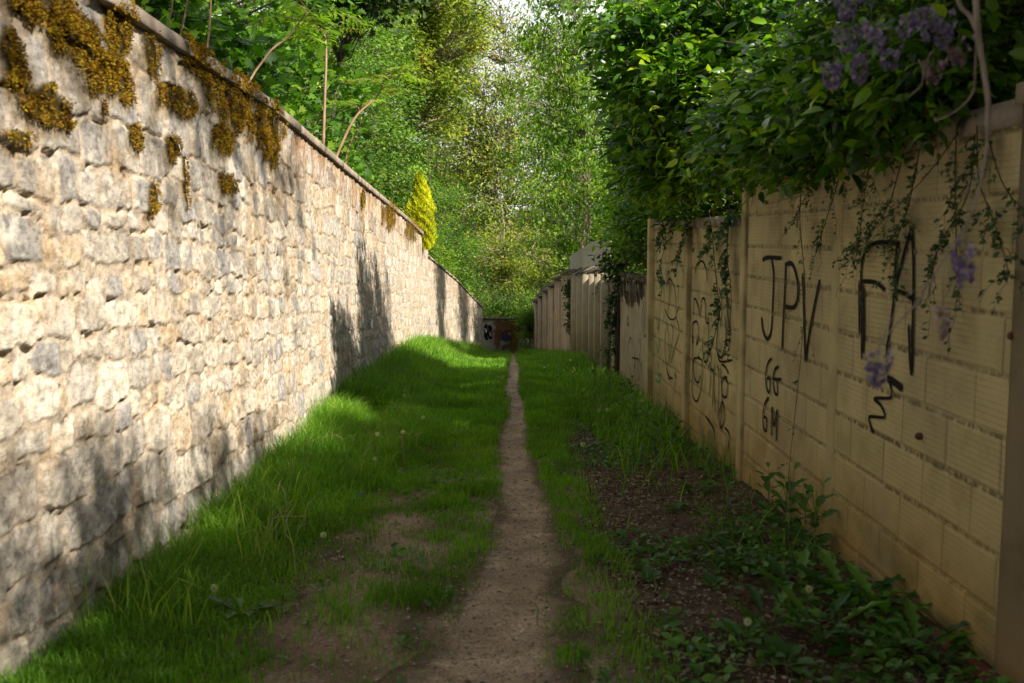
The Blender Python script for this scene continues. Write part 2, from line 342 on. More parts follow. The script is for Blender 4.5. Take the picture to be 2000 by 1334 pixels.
X = pathx(ys)[:, None] + np.where(k[None] < 0, k[None] * (hw + ex)[:, None], k[None] * (hw2 + ex * .3)[:, None]); Yg = np.repeat(ys[:, None], 17, 1)
Z = zg(X, Yg) + .012 - .010 * k[None] ** 6; V = np.stack([X, Yg, Z], -1).reshape(-1, 3)
i = np.arange(len(ys) - 1)[:, None] * 17; j = np.arange(16)[None]
tag(mk('path', V, np.stack([i + j, i + j + 1, i + j + 18, i + j + 17], -1).reshape(-1, 4), M['path'], smooth=True, attr=np.tile(np.abs(k), len(ys))), kind='structure')

# ================================================================== LEFT STONE WALL
SL = .055
tp = [onX(p[0], p[1], -2.0) for p in ((100, -97), (230, -2), (535, 205), (670, 322), (800, 430), (838, 468))]
tY = [0] + [p.y for p in tp]; tZ = [tp[0].z + .1] + [p.z for p in tp]
def ztopL(Y): return np.interp(Y, tY, tZ)
rs = np.random.RandomState(21)
hs = []
acc = -.5
while acc < 4.2:
    h = rs.uniform(.24, .38) if acc < .9 else rs.uniform(.12, .24) if acc < 2.2 else rs.uniform(.17, .32)
    hs.append((acc, h)); acc += h
rowz = np.array([a_ for a_, h_ in hs] + [acc])
seeds = []
for a_, h_ in hs:
    x = -1.0; L = []
    while x < 56:
        wd = h_ * rs.choice([.6, .9, 1.3, 1.7, 2.2, 3.0], p=[.12, .2, .26, .2, .14, .08]) * rs.uniform(.9, 1.1)
        L.append((x + wd / 2, a_ + h_ / 2 + rs.uniform(-.2, .2) * h_, wd / 2, h_ / 2 * rs.uniform(.72, 1.15), rs.rand(), rs.rand())); x += wd
    seeds.append(np.array(L))
def stones(Y, v):
    """Y along, v height above sloping base -> relief, id random, joint mask"""
    shp = Y.shape; Y = Y.ravel(); v = v.ravel()
    Yw = Y + .05 * (fbm(Y * 5, v * 5, 31) - .5) + .016 * (fbm(Y * 22, v * 22, 33) - .5)
    vw = v + .16 * (fbm(Y * .7, v * .7, 35) - .5) + .085 * (fbm(Y * 4, v * 4, 37) - .5) + .016 * (fbm(Y * 22, v * 22, 39) - .5)
    row = np.clip(np.searchsorted(rowz, vw) - 1, 0, len(hs) - 1)
    D = np.full((2, len(Y)), 9.0); I1 = np.zeros(len(Y)); I2 = np.zeros(len(Y)); CX = np.zeros(len(Y)); CZ = np.zeros(len(Y)); SZ = np.ones(len(Y))
    for dr in (-1, 0, 1):
        for r_ in range(len(hs)):
            sel = np.nonzero(row + dr == r_)[0]
            if not len(sel): continue
            S = seeds[r_]; ci = np.searchsorted(S[:, 0], Yw[sel])
            for dc in (-2, -1, 0, 1):
                c_ = np.clip(ci + dc, 0, len(S) - 1); s_ = S[c_]
                dx = np.abs(Yw[sel] - s_[:, 0]) / s_[:, 2]; dz = np.abs(vw[sel] - s_[:, 1]) / s_[:, 3]
                d = (dx ** 3.6 + dz ** 3.6) ** (1 / 3.6)
                same = (I1[sel] == s_[:, 4]) & (D[0][sel] < 9)
                new1 = (d < D[0][sel]) & ~same; g = sel[new1]
                D[1][g] = D[0][g]; D[0][g] = d[new1]; I1[g] = s_[new1, 4]; I2[g] = s_[new1, 5]; CX[g] = (Yw[g] - s_[new1, 0]); CZ[g] = (vw[g] - s_[new1, 1]); SZ[g] = np.minimum(s_[new1, 2], s_[new1, 3])
                new2 = (~new1) & ~same & (d < D[1][sel]); g = sel[new2]; D[1][g] = d[new2]
    e = (D[1] - D[0]) * SZ           # approx metres*2 to the joint
    e = np.minimum(e, (1.12 - D[0]) * SZ * 1.6)
    wob = .006 + .012 * fbm(Y * 9, v * 9, 41)
    k = sstep(0, 1, np.clip((e - wob) / .022, 0, 1))
    tilt = (I1 - .5) * .16 * CX + (I2 - .95) * .20 * CZ
    H = k * (.014 + .018 * I2 ** 1.5 + .8 * tilt + .016 * (fbm(Y * 9 + I1 * 40, v * 9, 43) - .45) + .014 * (fbm(Y * 30, v * 30, 45) - .5)) + (1 - k) * (.013 + .020 * (fbm(Y * 12, v * 12, 47) - .5) - .035 * sstep(.62, .70, fbm(Y * 11, v * 11, 48)))
    return H.reshape(shp), k.reshape(shp), I1.reshape(shp), I2.reshape(shp)
mossB = [(125, 50, 85, 60), (175, 130, 45, 60), (60, 20, 60, 30), (70, 205, 55, 45), (10, 130, 30, 70), (235, 160, 24, 50), (228, 55, 26, 60), (288, 105, 18, 55), (340, 195, 48, 32),
         (367, 105, 26, 40), (455, 200, 60, 65), (500, 235, 48, 55), (430, 270, 26, 40), (522, 295, 16, 34), (258, 268, 17, 26), (327, 290, 13, 30), (285, 395, 12, 46), (437, 360, 17, 28), (20, 270, 45, 20),
         (757, 420, 12, 30), (803, 440, 14, 32), (705, 385, 4, 20), (350, 60, 20, 30), (355, 350, 5, 60), (190, 215, 10, 30), (120, 235, 10, 22)]
MB = []
for (x, y, rx, ry) in mossB:
    c_ = onX(x, y, -2.0); ex_ = onX(x + rx, y, -2.0); ez = onX(x, y - ry, -2.0); MB.append((c_.y, c_.z, max(.02, ex_.y - c_.y), max(.02, ez.z - c_.z)))
def mossmask(Y, z):
    m_ = np.zeros(np.shape(Y)); w_ = 1.5 * (fbm(Y * 9, z * 7, 51) - .42)
    for (cy, cz, ry, rz) in MB:
        # the wall runs away from us, so a blob that looks round is stretched along Y
        d = ((Y - cy) / ry) ** 2 + ((z - cz) / rz) ** 2
        m_ = np.maximum(m_, sstep(1.25, .55, d + w_ * 1.5))
    return m_
PAL = np.array([(.44, .40, .34), (.37, .355, .33), (.52, .47, .39), (.30, .29, .275), (.48, .44, .38), (.62, .56, .46), (.40, .355, .29), (.47, .38, .27)])
def wall_section(root, Ys, nv, zb, zt, xf, moss=False, name='masonry', grad=0):
    tt = np.linspace(0, 1, nv); Yg, Tg = np.meshgrid(Ys, tt, indexing='ij')
    Zb = zb(Yg); Zt = zt(Yg); Zg_ = Zb + (Zt - Zb) * Tg
    H, k, i1, i2 = stones(Yg, Zg_ + SL * Yg + .25)
    H = H * (.85 - .40 * sstep(6.5, 12, Yg))
    top = Zt - Zg_
    # eroded rough render just under the coping
    er = sstep(.55, .1, top) * sstep(7.2, 8.2, Yg) * (Yg < 23)
    H = H * (1 - .8 * er) + er * (.04 * fbm(Yg * 14, Zg_ * 4, 61) - .0)
    c = PAL[np.clip((i1 * 8).astype(int), 0, 7)] * (.66 + .46 * vnoise(i1 * 977, i2 * 613, 3)[..., None])
    grey = sstep(1.4, .5, top) * sstep(9, 5, Yg)
    c = c * (1 - .6 * grey[..., None]) + np.array((.24, .235, .23)) * .6 * grey[..., None]
    mort = np.array((.46, .385, .295)) * (.85 + .3 * fbm(Yg * 6, Zg_ * 6, 63)[..., None])
    c = c * k[..., None] + mort * (1 - k[..., None])
    och = sstep(.55, .72, fbm(Yg * 3, Zg_ * 3, 65))[..., None] * .35
    c = c * (1 - och) + np.array((.42, .27, .12)) * och
    st = (np.maximum(er, .6 * sstep(.9, .3, top) * sstep(8, 9.5, Yg)) * sstep(.40, .56, fbm(Yg * 9, Zg_ * 1.5, 67)))[..., None]
    c = c * (1 - .75 * st) + np.array((.27, .15, .07)) * .75 * st
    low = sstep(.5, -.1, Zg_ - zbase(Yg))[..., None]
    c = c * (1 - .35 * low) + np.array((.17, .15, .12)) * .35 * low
    lich = (sstep(.5, .68, fbm(Yg * 13, Zg_ * 13, 66)) * .5 * k)[..., None]; c = c * (1 - lich) + np.array((.56, .53, .47)) * lich
    if moss:
        mm = mossmask(Yg, Zg_); halo = .55 * mossmask(Yg + .03, Zg_ + .05)[..., None] + .35 * sstep(.5, .7, fbm(Yg * 5, Zg_ * 5, 75))[..., None] * sstep(1.3, .2, top)[..., None]; halo = np.clip(halo, 0, .8); c = c * (1 - halo) + np.array((.20, .14, .06)) * halo; H = H + mm * (.006 + .012 * fbm(Yg * 25, Zg_ * 25, 69)); c = c * (1 - mm[..., None]) + np.array((.06, .042, .010)) * mm[..., None]
    X = xf(Yg) + H
    V = np.stack([X, Yg, Zg_], -1).reshape(-1, 3); ny = len(Ys)
    i = np.arange(ny - 1)[:, None] * nv; j = np.arange(nv - 1)[None]
    Q = np.stack([i + j, i + nv + j, i + nv + j + 1, i + j + 1], -1).reshape(-1, 4)
    C = c.reshape(-1, 3)
    # close it: top, back and ends, 0.4 m thick
    n0 = len(V); e0, e1 = V[:nv], V[-nv:]; tr = V[nv - 1::nv]; br = V[0::nv]
    def back(P): Q_ = P.copy(); Q_[:, 0] = xf(P[:, 1]) - .4; return Q_
    V2 = [V, back(e0), back(e1), back(tr), back(br)]
    b0 = n0; b1 = b0 + nv; b2 = b1 + nv; b3 = b2 + ny
    jj = np.arange(nv - 1); ii = np.arange(ny - 1)
    Q2 = [Q, np.stack([jj, jj + 1, b0 + jj + 1, b0 + jj], -1), np.stack([(ny - 1) * nv + jj, b1 + jj, b1 + jj + 1, (ny - 1) * nv + jj + 1], -1),
          np.stack([ii * nv + nv - 1, (ii + 1) * nv + nv - 1, b2 + ii + 1, b2 + ii], -1), np.stack([b2 + ii, b2 + ii + 1, b3 + ii + 1, b3 + ii], -1)]
    C2 = np.concatenate([C] + [np.full((len(q), 3), .3) for q in V2[1:]])
    return mk(name, np.concatenate(V2), np.concatenate(Q2), M['stone'], root, colr=C2, smooth=True)
sw = thing('stone_wall', 'tall sunlit rubble stone wall with moss and concrete coping beside the grass', 'wall', (-2.0, 6, gz(-2, 6)))
Ys = np.concatenate([np.arange(1.5, 3.5, .05), np.arange(3.5, 9, .0105), np.arange(9, 15, .018), np.arange(15, 28.01, .035)])
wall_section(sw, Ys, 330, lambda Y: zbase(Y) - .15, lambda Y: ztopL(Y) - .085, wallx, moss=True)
# coping slabs
y = 1.5
while y < 27.9:
    L = rs.uniform(.9, 1.4); y1 = min(y + L - .012, 28.03); a = Acc(); sh = (ztopL(y1) - ztopL(y)) / (y1 - y)
    dz = rs.uniform(-.006, .006)
    yy = np.linspace(y, y1, 9); V = []
    prof = [(-.44, -.075), (.055, -.085), (.062, -.075), (.062, -.012), (.05, 0), (-.44, .02)]
    for q in yy:
        for (px_, pz_) in prof:
            w_ = .006 * (fbm(q * 8, px_ * 20 + pz_ * 40, 71) - .5); V.append((-2.0 + px_ + w_ * 1.6, q, ztopL(y) + sh * (q - y) + pz_ + dz + w_))
    Q = [(s_ * 6 + a_, s_ * 6 + (a_ + 1) % 6, (s_ + 1) * 6 + (a_ + 1) % 6, (s_ + 1) * 6 + a_) for s_ in range(8) for a_ in range(6)]
    a.add(V, Q=Q); V = np.array(V); n6 = len(V)
    a.T.append(np.array([(0, 5, 4), (0, 4, 3), (0, 3, 2), (0, 2, 1)])); o6 = n6 - 6; a.T.append(np.array([(o6, o6 + 4, o6 + 5), (o6, o6 + 3, o6 + 4), (o6, o6 + 2, o6 + 3), (o6, o6 + 1, o6 + 2)]))
    a.build('coping_slab', M['concrete'], sw); y += L
# moss tufts
Pm = []
for (cy, cz, ry, rz) in MB:
    n_ = int(min(14000, 24000 * math.pi * ry * rz * 1.3 + 60)); Pm.append(np.stack([cy + ry * 1.2 * (rs.rand(n_) * 2 - 1), cz + rz * 1.2 * (rs.rand(n_) * 2 - 1)], -1))
Pm = np.concatenate(Pm); keep = (mossmask(Pm[:, 0], Pm[:, 1]) > rs.rand(len(Pm)) * .95 + .15) & (fbm(Pm[:, 0] * 22, Pm[:, 1] * 22, 74) > .42) & (Pm[:, 1] < ztopL(Pm[:, 0]) + .02); Pm = Pm[keep]
H, _, _, _ = stones(Pm[:, 0], Pm[:, 1] + SL * Pm[:, 0] + .25)
Xm = -2.0 + np.maximum(H, -.0) + .012 * mossmask(Pm[:, 0], Pm[:, 1]) + .014 * fbm(Pm[:, 0] * 18, Pm[:, 1] * 18, 70) + np.where(Pm[:, 1] > ztopL(Pm[:, 0]) - .10, .05, 0)
A_ = rs.randn(len(Pm), 3) * .6 + np.array([.8, 0, .1]); Nn_ = rs.randn(len(Pm), 3) + np.array([0, 0, 1])
clump = fbm(Pm[:, 0] * 25, Pm[:, 1] * 25, 72)
leafobj('moss', np.stack([Xm, Pm[:, 0], Pm[:, 1]], -1), A_, Nn_, .010 + .014 * rs.rand(len(Pm)), .006 + .005 * rs.rand(len(Pm)), M['moss'], sw, rnd=np.clip(clump * .9 + .3 * rs.rand(len(Pm)) - .1, 0, 1))['kind'] = 'stuff'

fz = [onY(850, 482, 28.4), onY(900, 545, 38), onY(942, 600, 50)]
def ztopF(Y): return np.interp(Y, [28.3, 38, 50], [fz[0].z, fz[1].z, fz[2].z])
fw = thing('stone_wall', 'far lower stretch of stone wall set back behind the yellow conifer', 'wall', (-2.1, 30, gz(-2, 30)))
wall_section(fw, np.arange(28.35, 50.01, .05), 110, lambda Y: zbase(Y) - .15, lambda Y: ztopF(Y) - .05, wallx)
a = Acc()
for q in np.arange(28.35, 49.5, 1.2):
    y1 = min(q + 1.19, 50.05); xa = float(wallx(q)); xb = float(wallx(y1)); za = float(ztopF(q)); zb_ = float(ztopF(y1))
    a.add([(xa - .42, q, za - .05), (xa + .05, q, za - .05), (xa + .05, q, za + .01), (xa - .42, q, za + .03), (xb - .42, y1, zb_ - .05), (xb + .05, y1, zb_ - .05), (xb + .05, y1, zb_ + .01), (xb - .42, y1, zb_ + .03)],
          Q=[(0, 1, 2, 3), (7, 6, 5, 4), (1, 5, 6, 2), (2, 6, 7, 3), (3, 7, 4, 0), (0, 4, 5, 1)])
a.build('coping', M['concrete'], fw)

# ================================================================== RIGHT WALLS
CREAM = np.array((.45, .38, .20))
def blockwall(name, label, Y0, Y1, ztop, X0, res=.009, panels=(), cap=.10, seed=0, depth=.2, capm='concrete'):
    root = thing(name, label, 'wall', (X0 + .1, (Y0 + Y1) / 2, gz(X0, (Y0 + Y1) / 2)))
    zb = float(zbase(Y1)) - .25; Ys = np.arange(Y0, Y1 + res / 2, res); Zs = np.arange(zb, ztop - cap + res / 2, res)
    Yg, Zg_ = np.meshgrid(Ys, Zs, indexing='ij')
    pan = np.searchsorted(np.array(panels), Yg) if len(panels) else np.zeros(Yg.shape)
    u = Yg + pan * .17 + .004 * (fbm(Yg * 12, Zg_ * 12, 81 + seed) - .5); v = Zg_ - .035 + .006 * (fbm(Yg * 10, Zg_ * 10, 83 + seed) - .5)
    r_ = np.floor(v / .25); fz_ = v - r_ * .25; uo = u + np.where(r_ % 2 == 0, 0, .25) + .07 * (_h(r_, pan, 5) - .5); bi = np.floor(uo / .5); fu = uo - bi * .5
    wid = .005 + .014 * fbm(Yg * 2.3, r_ * 7.7, 85 + seed)
    dz_ = np.minimum(fz_, .25 - fz_) - wid; du = np.minimum(fu, .5 - fu) - .004
    kz = sstep(-.003, .006, dz_); ku = sstep(-.003, .004, du)
    jm = 1 - kz; jv = (1 - ku) * kz
    rough = fbm(Yg * 45, Zg_ * 45, 87 + seed); fill = sstep(.25, .6, fbm(Yg * 2.2, r_ * 3.1, 89 + seed))
    H = .012 * kz * (.3 + .7 * ku) + jm * (.009 * rough + .004 * fill)
    H = H + .002 * (_h(bi, r_, 7) - .5)
    c = CREAM[None, None] * (.9 + .14 * _h(bi, r_, 9)[..., None]) * np.ones(Yg.shape + (3,))
    dirt = (jm * sstep(.30, .60, rough + .15 * (fbm(Yg * 16, Zg_ * 16, 133) - .5)) * (.25 + .75 * fill) + jv * sstep(.25, .5, fbm(Yg * 5, Zg_ * 2, 91)) * .9)[..., None]
    c = c * (1 - dirt * .85) + np.array((.07, .05, .025)) * dirt * .85
    hgt = Zg_ - zbase(Yg)
    am = (sstep(.9, .0, hgt) * (.6 + .6 * fbm(Yg * 2, Zg_ * 3, 93 + seed)))[..., None]; am = np.clip(am, 0, 1)
    c = c * (1 - .75 * am) + np.array((.33, .205, .055)) * .75 * am
    gr = (sstep(.5, .0, hgt) * sstep(.45, .65, fbm(Yg * 2.5, Zg_ * 4, 95 + seed)))[..., None]
    c = c * (1 - .65 * gr) + np.array((.09, .10, .02)) * .65 * gr
    blot = (sstep(.5, .72, fbm(Yg * 1.3, Zg_ * 1.1, 131 + seed)) * .35)[..., None]; c = c * (1 - blot) + np.array((.27, .23, .15)) * blot
    drp = (sstep(.7, .0, ztop - Zg_) * sstep(.5, .7, fbm(Yg * 7, Zg_ * .8, 97 + seed)))[..., None]
    c = c * (1 - .55 * drp) + np.array((.12, .09, .05)) * .55 * drp
    V = np.stack([X0 - H, Yg, Zg_], -1).reshape(-1, 3); nv = len(Zs)
    i = np.arange(len(Ys) - 1)[:, None] * nv; j = np.arange(nv - 1)[None]
    Q = np.stack([i + j, i + j + 1, i + nv + j + 1, i + nv + j], -1).reshape(-1, 4)
    mk('blockwork', V, Q, M['block'], root, colr=c.reshape(-1, 3), smooth=True)
    a = Acc(); a.box(X0 + .004, X0 + depth, Y0, Y1, zb, ztop - cap - .002); a.build('back_face', M['concrete'], root)
    a = Acc(); q = Y0
    while q < Y1 - .01:
        q1 = min(q + 1.0, Y1); a.box(X0 - .035, X0 + depth + .03, q, q1 - .006, ztop - cap, ztop + rs.uniform(-.004, .004)); q += 1.0
    a.build('coping', M[capm], root)
    return root
def post(root, y, w_, X0, zt, proud, name='post', mat='panel', zb=None, wid=None):
    zb = float(zbase(y)) - .3 if zb is None else zb
    ny, nz_ = 6, 60; V = []; C = []
    prof = [(X0 + .02, y), (X0 - proud + .012, y), (X0 - proud, y + .012), (X0 - proud, y + w_ - .012), (X0 - proud + .012, y + w_), (X0 + .02, y + w_)]
    zz = np.linspace(zb, zt, nz_)
    for z in zz:
        for (px_, py_) in prof:
            nn = float(fbm(py_ * 9 + px_ * 5, z * 6, 99)); V.append((px_ - .006 * (nn - .5), py_, z))
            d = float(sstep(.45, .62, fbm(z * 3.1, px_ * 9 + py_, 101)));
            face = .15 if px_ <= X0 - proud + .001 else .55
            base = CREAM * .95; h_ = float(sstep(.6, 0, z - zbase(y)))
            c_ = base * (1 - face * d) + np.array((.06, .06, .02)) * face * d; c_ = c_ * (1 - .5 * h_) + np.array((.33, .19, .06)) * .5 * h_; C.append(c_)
    Q = [(s_ * 6 + a_, s_ * 6 + a_ + 1, (s_ + 1) * 6 + a_ + 1, (s_ + 1) * 6 + a_) for s_ in range(nz_ - 1) for a_ in range(5)]
    Q.append(((nz_ - 1) * 6, (nz_ - 1) * 6 + 1, (nz_ - 1) * 6 + 4, (nz_ - 1) * 6 + 5)); Q.append(((nz_ - 1) * 6 + 1, (nz_ - 1) * 6 + 2, (nz_ - 1) * 6 + 3, (nz_ - 1) * 6 + 4))
    return mk(name, V, np.array(Q), M[mat], root, colr=np.array(C))
XR = 2.08
bw1 = blockwall('block_wall', 'tall cream painted block wall tagged JPV under the wisteria', 3.945, 8.40, onX(1455, 338, XR).z, XR, res=.0088, panels=(6.1,), seed=1)
post(bw1, 6.02, .16, XR, 2.02, .016, 'pilaster'); post(bw1, 8.28, .13, XR, 2.04, .045, 'post')
pil = thing('concrete_pillar', 'broad grey concrete pillar at the near end of the tagged block wall', 'pillar', (XR, 3.7, gz(XR, 3.7)))
ys_ = np.arange(2.2, 4.05, .03); 
def slab(root, name, Y0, Y1, z0, z1, X0, col_, thick=.25, res=.03, seed=0, mat='panel', slope=0, zbf=None):
    ys_ = np.append(np.arange(Y0, Y1 - res * .4, res), Y1); nzr = max(4, int((z1 - z0) / res)); tt = np.linspace(0, 1, nzr)
    Yg, Tg = np.meshgrid(ys_, tt, indexing='ij'); zt_ = z1 + slope * (Yg - Y0); Zg_ = z0 + (zt_ - z0) * Tg
    n_ = fbm(Yg * 4, Zg_ * 1.5, 111 + seed); H = .006 * (n_ - .5)
    c = np.array(col_)[None, None] * (.75 + .5 * fbm(Yg * 3, Zg_ * 3, 113 + seed))[..., None]
    dd = sstep(.35, .0, zt_ - Zg_) * sstep(.42, .62, fbm(Yg * 9, Zg_ * .9, 115 + seed)); c = c * (1 - .7 * dd[..., None]) + np.array((.05, .045, .03)) * .7 * dd[..., None]
    am = (sstep(.5, .0, Zg_ - zbase(Yg)) * .5)[..., None]; c = c * (1 - am) + np.array((.25, .16, .06)) * am
    V = np.stack([X0 - H, Yg, Zg_], -1).reshape(-1, 3); nv = nzr; ny = len(ys_)
    i = np.arange(ny - 1)[:, None] * nv; j = np.arange(nv - 1)[None]; Q = [np.stack([i + j, i + j + 1, i + nv + j + 1, i + nv + j], -1).reshape(-1, 4)]
    n0 = len(V); e0, e1 = V[:nv], V[-nv:]; tr = V[nv - 1::nv]
    def bk(P): P = P.copy(); P[:, 0] = X0 + thick; return P
    jj = np.arange(nv - 1); ii = np.arange(ny - 1); b0 = n0; b1 = n0 + nv; b2 = b1 + nv
    Q += [np.stack([jj, b0 + jj, b0 + jj + 1, jj + 1], -1), np.stack([(ny - 1) * nv + jj, (ny - 1) * nv + jj + 1, b1 + jj + 1, b1 + jj], -1), np.stack([ii * nv + nv - 1, b2 + ii, b2 + ii + 1, (ii + 1) * nv + nv - 1], -1)]
    V = np.concatenate([V, bk(e0), bk(e1), bk(tr)]); C = np.concatenate([c.reshape(-1, 3), c[0], c[-1], c[:, -1]])
    return mk(name, V, np.concatenate(Q), M[mat], root, colr=C)
slab(pil, 'shaft', 1.8, 3.94, -.3, 2.12, XR - .03, (.17, .135, .08), .3)
a = Acc(); a.box(XR - .06, XR + .3, 1.7, 3.945, 2.122, 2.20); a.build('coping', M['concrete'], pil)
a = Acc(); a.box(XR - .075, XR - .022, 3.2, 5.2, -.4, float(zbase(3.2)) + .035, sh=-.055)
tag(a.build('clay_edging', M['clay']), 'reddish clay edging strip along the foot of the block wall', 'edging')
bw2 = blockwall('block_wall', 'lower cream block wall with two tall tagged panels between mossy posts', 8.43, 13.62, onX(1400, 424, XR + .03).z, XR + .03, res=.014, panels=(10.9,), seed=2)
post(bw2, 10.84, .15, XR + .03, 1.70, .07); post(bw2, 13.45, .17, XR + .03, 1.86, .09)
cw = thing('concrete_wall', 'low weathered concrete wall with black drips just past the block panels', 'wall', (XR, 15.5, gz(2, 15.5)))
slab(cw, 'face', 13.65, 17.2, -1.4, onX(1235, 545, XR).z + .02, XR + .02, (.33, .28, .20), .2, .05, 3)
a = Acc()
for q in np.arange(13.7, 17.1, .22):
    a.box(XR - .02 + rs.uniform(-.02, .02), XR + .24, q, q + .20, .96 + rs.uniform(-.02, .02), 1.0 + rs.uniform(0, .03), sh=.01)
a.build('broken_tile_cap', M['bark'], cw)
# fin fence: concrete fins with recessed panels
ff = thing('concrete_fence', 'pale concrete panel fence with projecting upright fins and faded mural', 'fence', (XR, 21, gz(2, 21)))
finpx = [1192, 1178, 1166, 1152, 1140, 1128]
prevY = 17.9
for i_, px in enumerate(finpx):
    yy = XR * FPX / (px - 975); zt_ = onX(px, 548 - 2 * (i_ % 2), XR).z
    f = Acc(); f.box(XR - .16, XR + .1, yy, yy + .22, float(zbase(yy)) - .3, zt_ + .12, sh=0); 
    f.build('fin', plain('fin_concrete', [(.25, .22, .155), (.34, .29, .21)], 4) if i_ == 0 else bpy.data.materials['fin_concrete'], ff); f = Acc()
    f.add([(XR - .2, yy - .03, zt_ + .12), (XR + .12, yy - .03, zt_ + .28), (XR + .12, yy + .26, zt_ + .28), (XR - .2, yy + .26, zt_ + .12), (XR - .2, yy - .03, zt_ + .17), (XR + .12, yy - .03, zt_ + .33), (XR + .12, yy + .26, zt_ + .33), (XR - .2, yy + .26, zt_ + .17)],
          Q=[(3, 2, 1, 0), (4, 5, 6, 7), (0, 1, 5, 4), (1, 2, 6, 5), (2, 3, 7, 6), (3, 0, 4, 7)])
    f.build('fin_cap', M['bark'], ff)
    slab(ff, 'panel', prevY, yy, -3.2, zt_ + .05, XR, (.36, .32, .25), .12, .12, 4 + i_); prevY = yy + .22
# tall sheet fence behind
tf = thing('sheet_fence', 'tall beige ribbed sheet metal fence rising behind the concrete fins', 'fence', (2.5, 28, gz(2, 28)))
P0 = onX(1190, 462, 2.5); P1 = onX(1113, 500, 2.5); V = []; nn = 120
sy = np.linspace(P0.y, P1.y, nn * 4 + 1); sx = 2.5 + .02 * (np.arange(nn * 4 + 1) % 4 < 2)
zt_ = np.interp(sy, [P0.y, onX(1154, 474, 2.5).y, P1.y], [P0.z, onX(1154, 474, 2.5).z, P1.z])
V = np.concatenate([np.stack([sx, sy, zt_ * 0 - 3.5], -1), np.stack([sx, sy, zt_], -1), np.stack([sx + .03, sy, zt_], -1), np.stack([sx + .03, sy, zt_ * 0 - 3.5], -1)]); n_ = len(sy); i = np.arange(n_ - 1)
Q = np.concatenate([np.stack([i, i + n_, i + n_ + 1, i + 1], -1), np.stack([i + n_, i + 2 * n_, i + 2 * n_ + 1, i + n_ + 1], -1), np.stack([i + 2 * n_, i + 3 * n_, i + 3 * n_ + 1, i + 2 * n_ + 1], -1), np.array([(0, 3 * n_, 2 * n_, n_), (n_ - 1, 2 * n_ - 1, 3 * n_ - 1, 4 * n_ - 1)])])
mk('sheet', V, Q, plain('beige_sheet', [(.30, .28, .22), (.37, .345, .28)], 2, rough=.6), tf)
# far right wall, stepped panels going downhill
rw = thing('panel_wall', 'far stepped panel wall with small tilted caps running down to the end wall', 'wall', (2, 38, gz(2, 38)))
edges = [29.5, 32.5, 35.5, 39, 42.5, 46, 49.8]; tpx = [(1110, 537), (1098, 548), (1085, 562), (1070, 572), (1058, 582), (1046, 592)]
for i_ in range(6):
    Y0, Y1 = edges[i_], edges[i_ + 1]; X0 = float(rwallx((Y0 + Y1) / 2)); zt_ = onY(tpx[i_][0], tpx[i_][1], Y0).z
    slab(rw, 'panel', Y0, Y1 - .02, -5, zt_, X0, (.42, .33, .27), .2, .12, 20 + i_, slope=-.03)
    a = Acc(); a.add([(X0 - .12, Y0 - .1, zt_ + .02), (X0 + .25, Y0 - .1, zt_ + .14), (X0 + .25, Y1 - .02, zt_ + .04), (X0 - .12, Y1 - .02, zt_ - .08), (X0 - .12, Y0 - .1, zt_ + .06), (X0 + .25, Y0 - .1, zt_ + .18), (X0 + .25, Y1 - .02, zt_ + .08), (X0 - .12, Y1 - .02, zt_ - .04)],
          Q=[(3, 2, 1, 0), (4, 5, 6, 7), (0, 1, 5, 4), (1, 2, 6, 5), (2, 3, 7, 6), (3, 0, 4, 7)]); a.build('cap', M['bark'], rw)
# end wall
EY = 50.3
ew = thing('end_wall', 'low grey wall closing the lane, covered in orange and black mural', 'wall', (.4, EY, -4.3))
zt_ = onY(990, 624, EY).z; x0 = onY(925, 650, EY).x; x1 = onY(1062, 650, EY).x
a = Acc(); a.box(x0, x1, EY, EY + .2, -5.2, zt_); a.build('face', plain('end_wall_render', [(.15, .14, .11), (.27, .25, .2), (.34, .32, .27)], 2.2), ew)
a = Acc(); a.box(x0 - .05, x1 + .05, EY - .06, EY + .26, zt_ + .002, zt_ + .08); a.build('coping', M['bark'], ew)

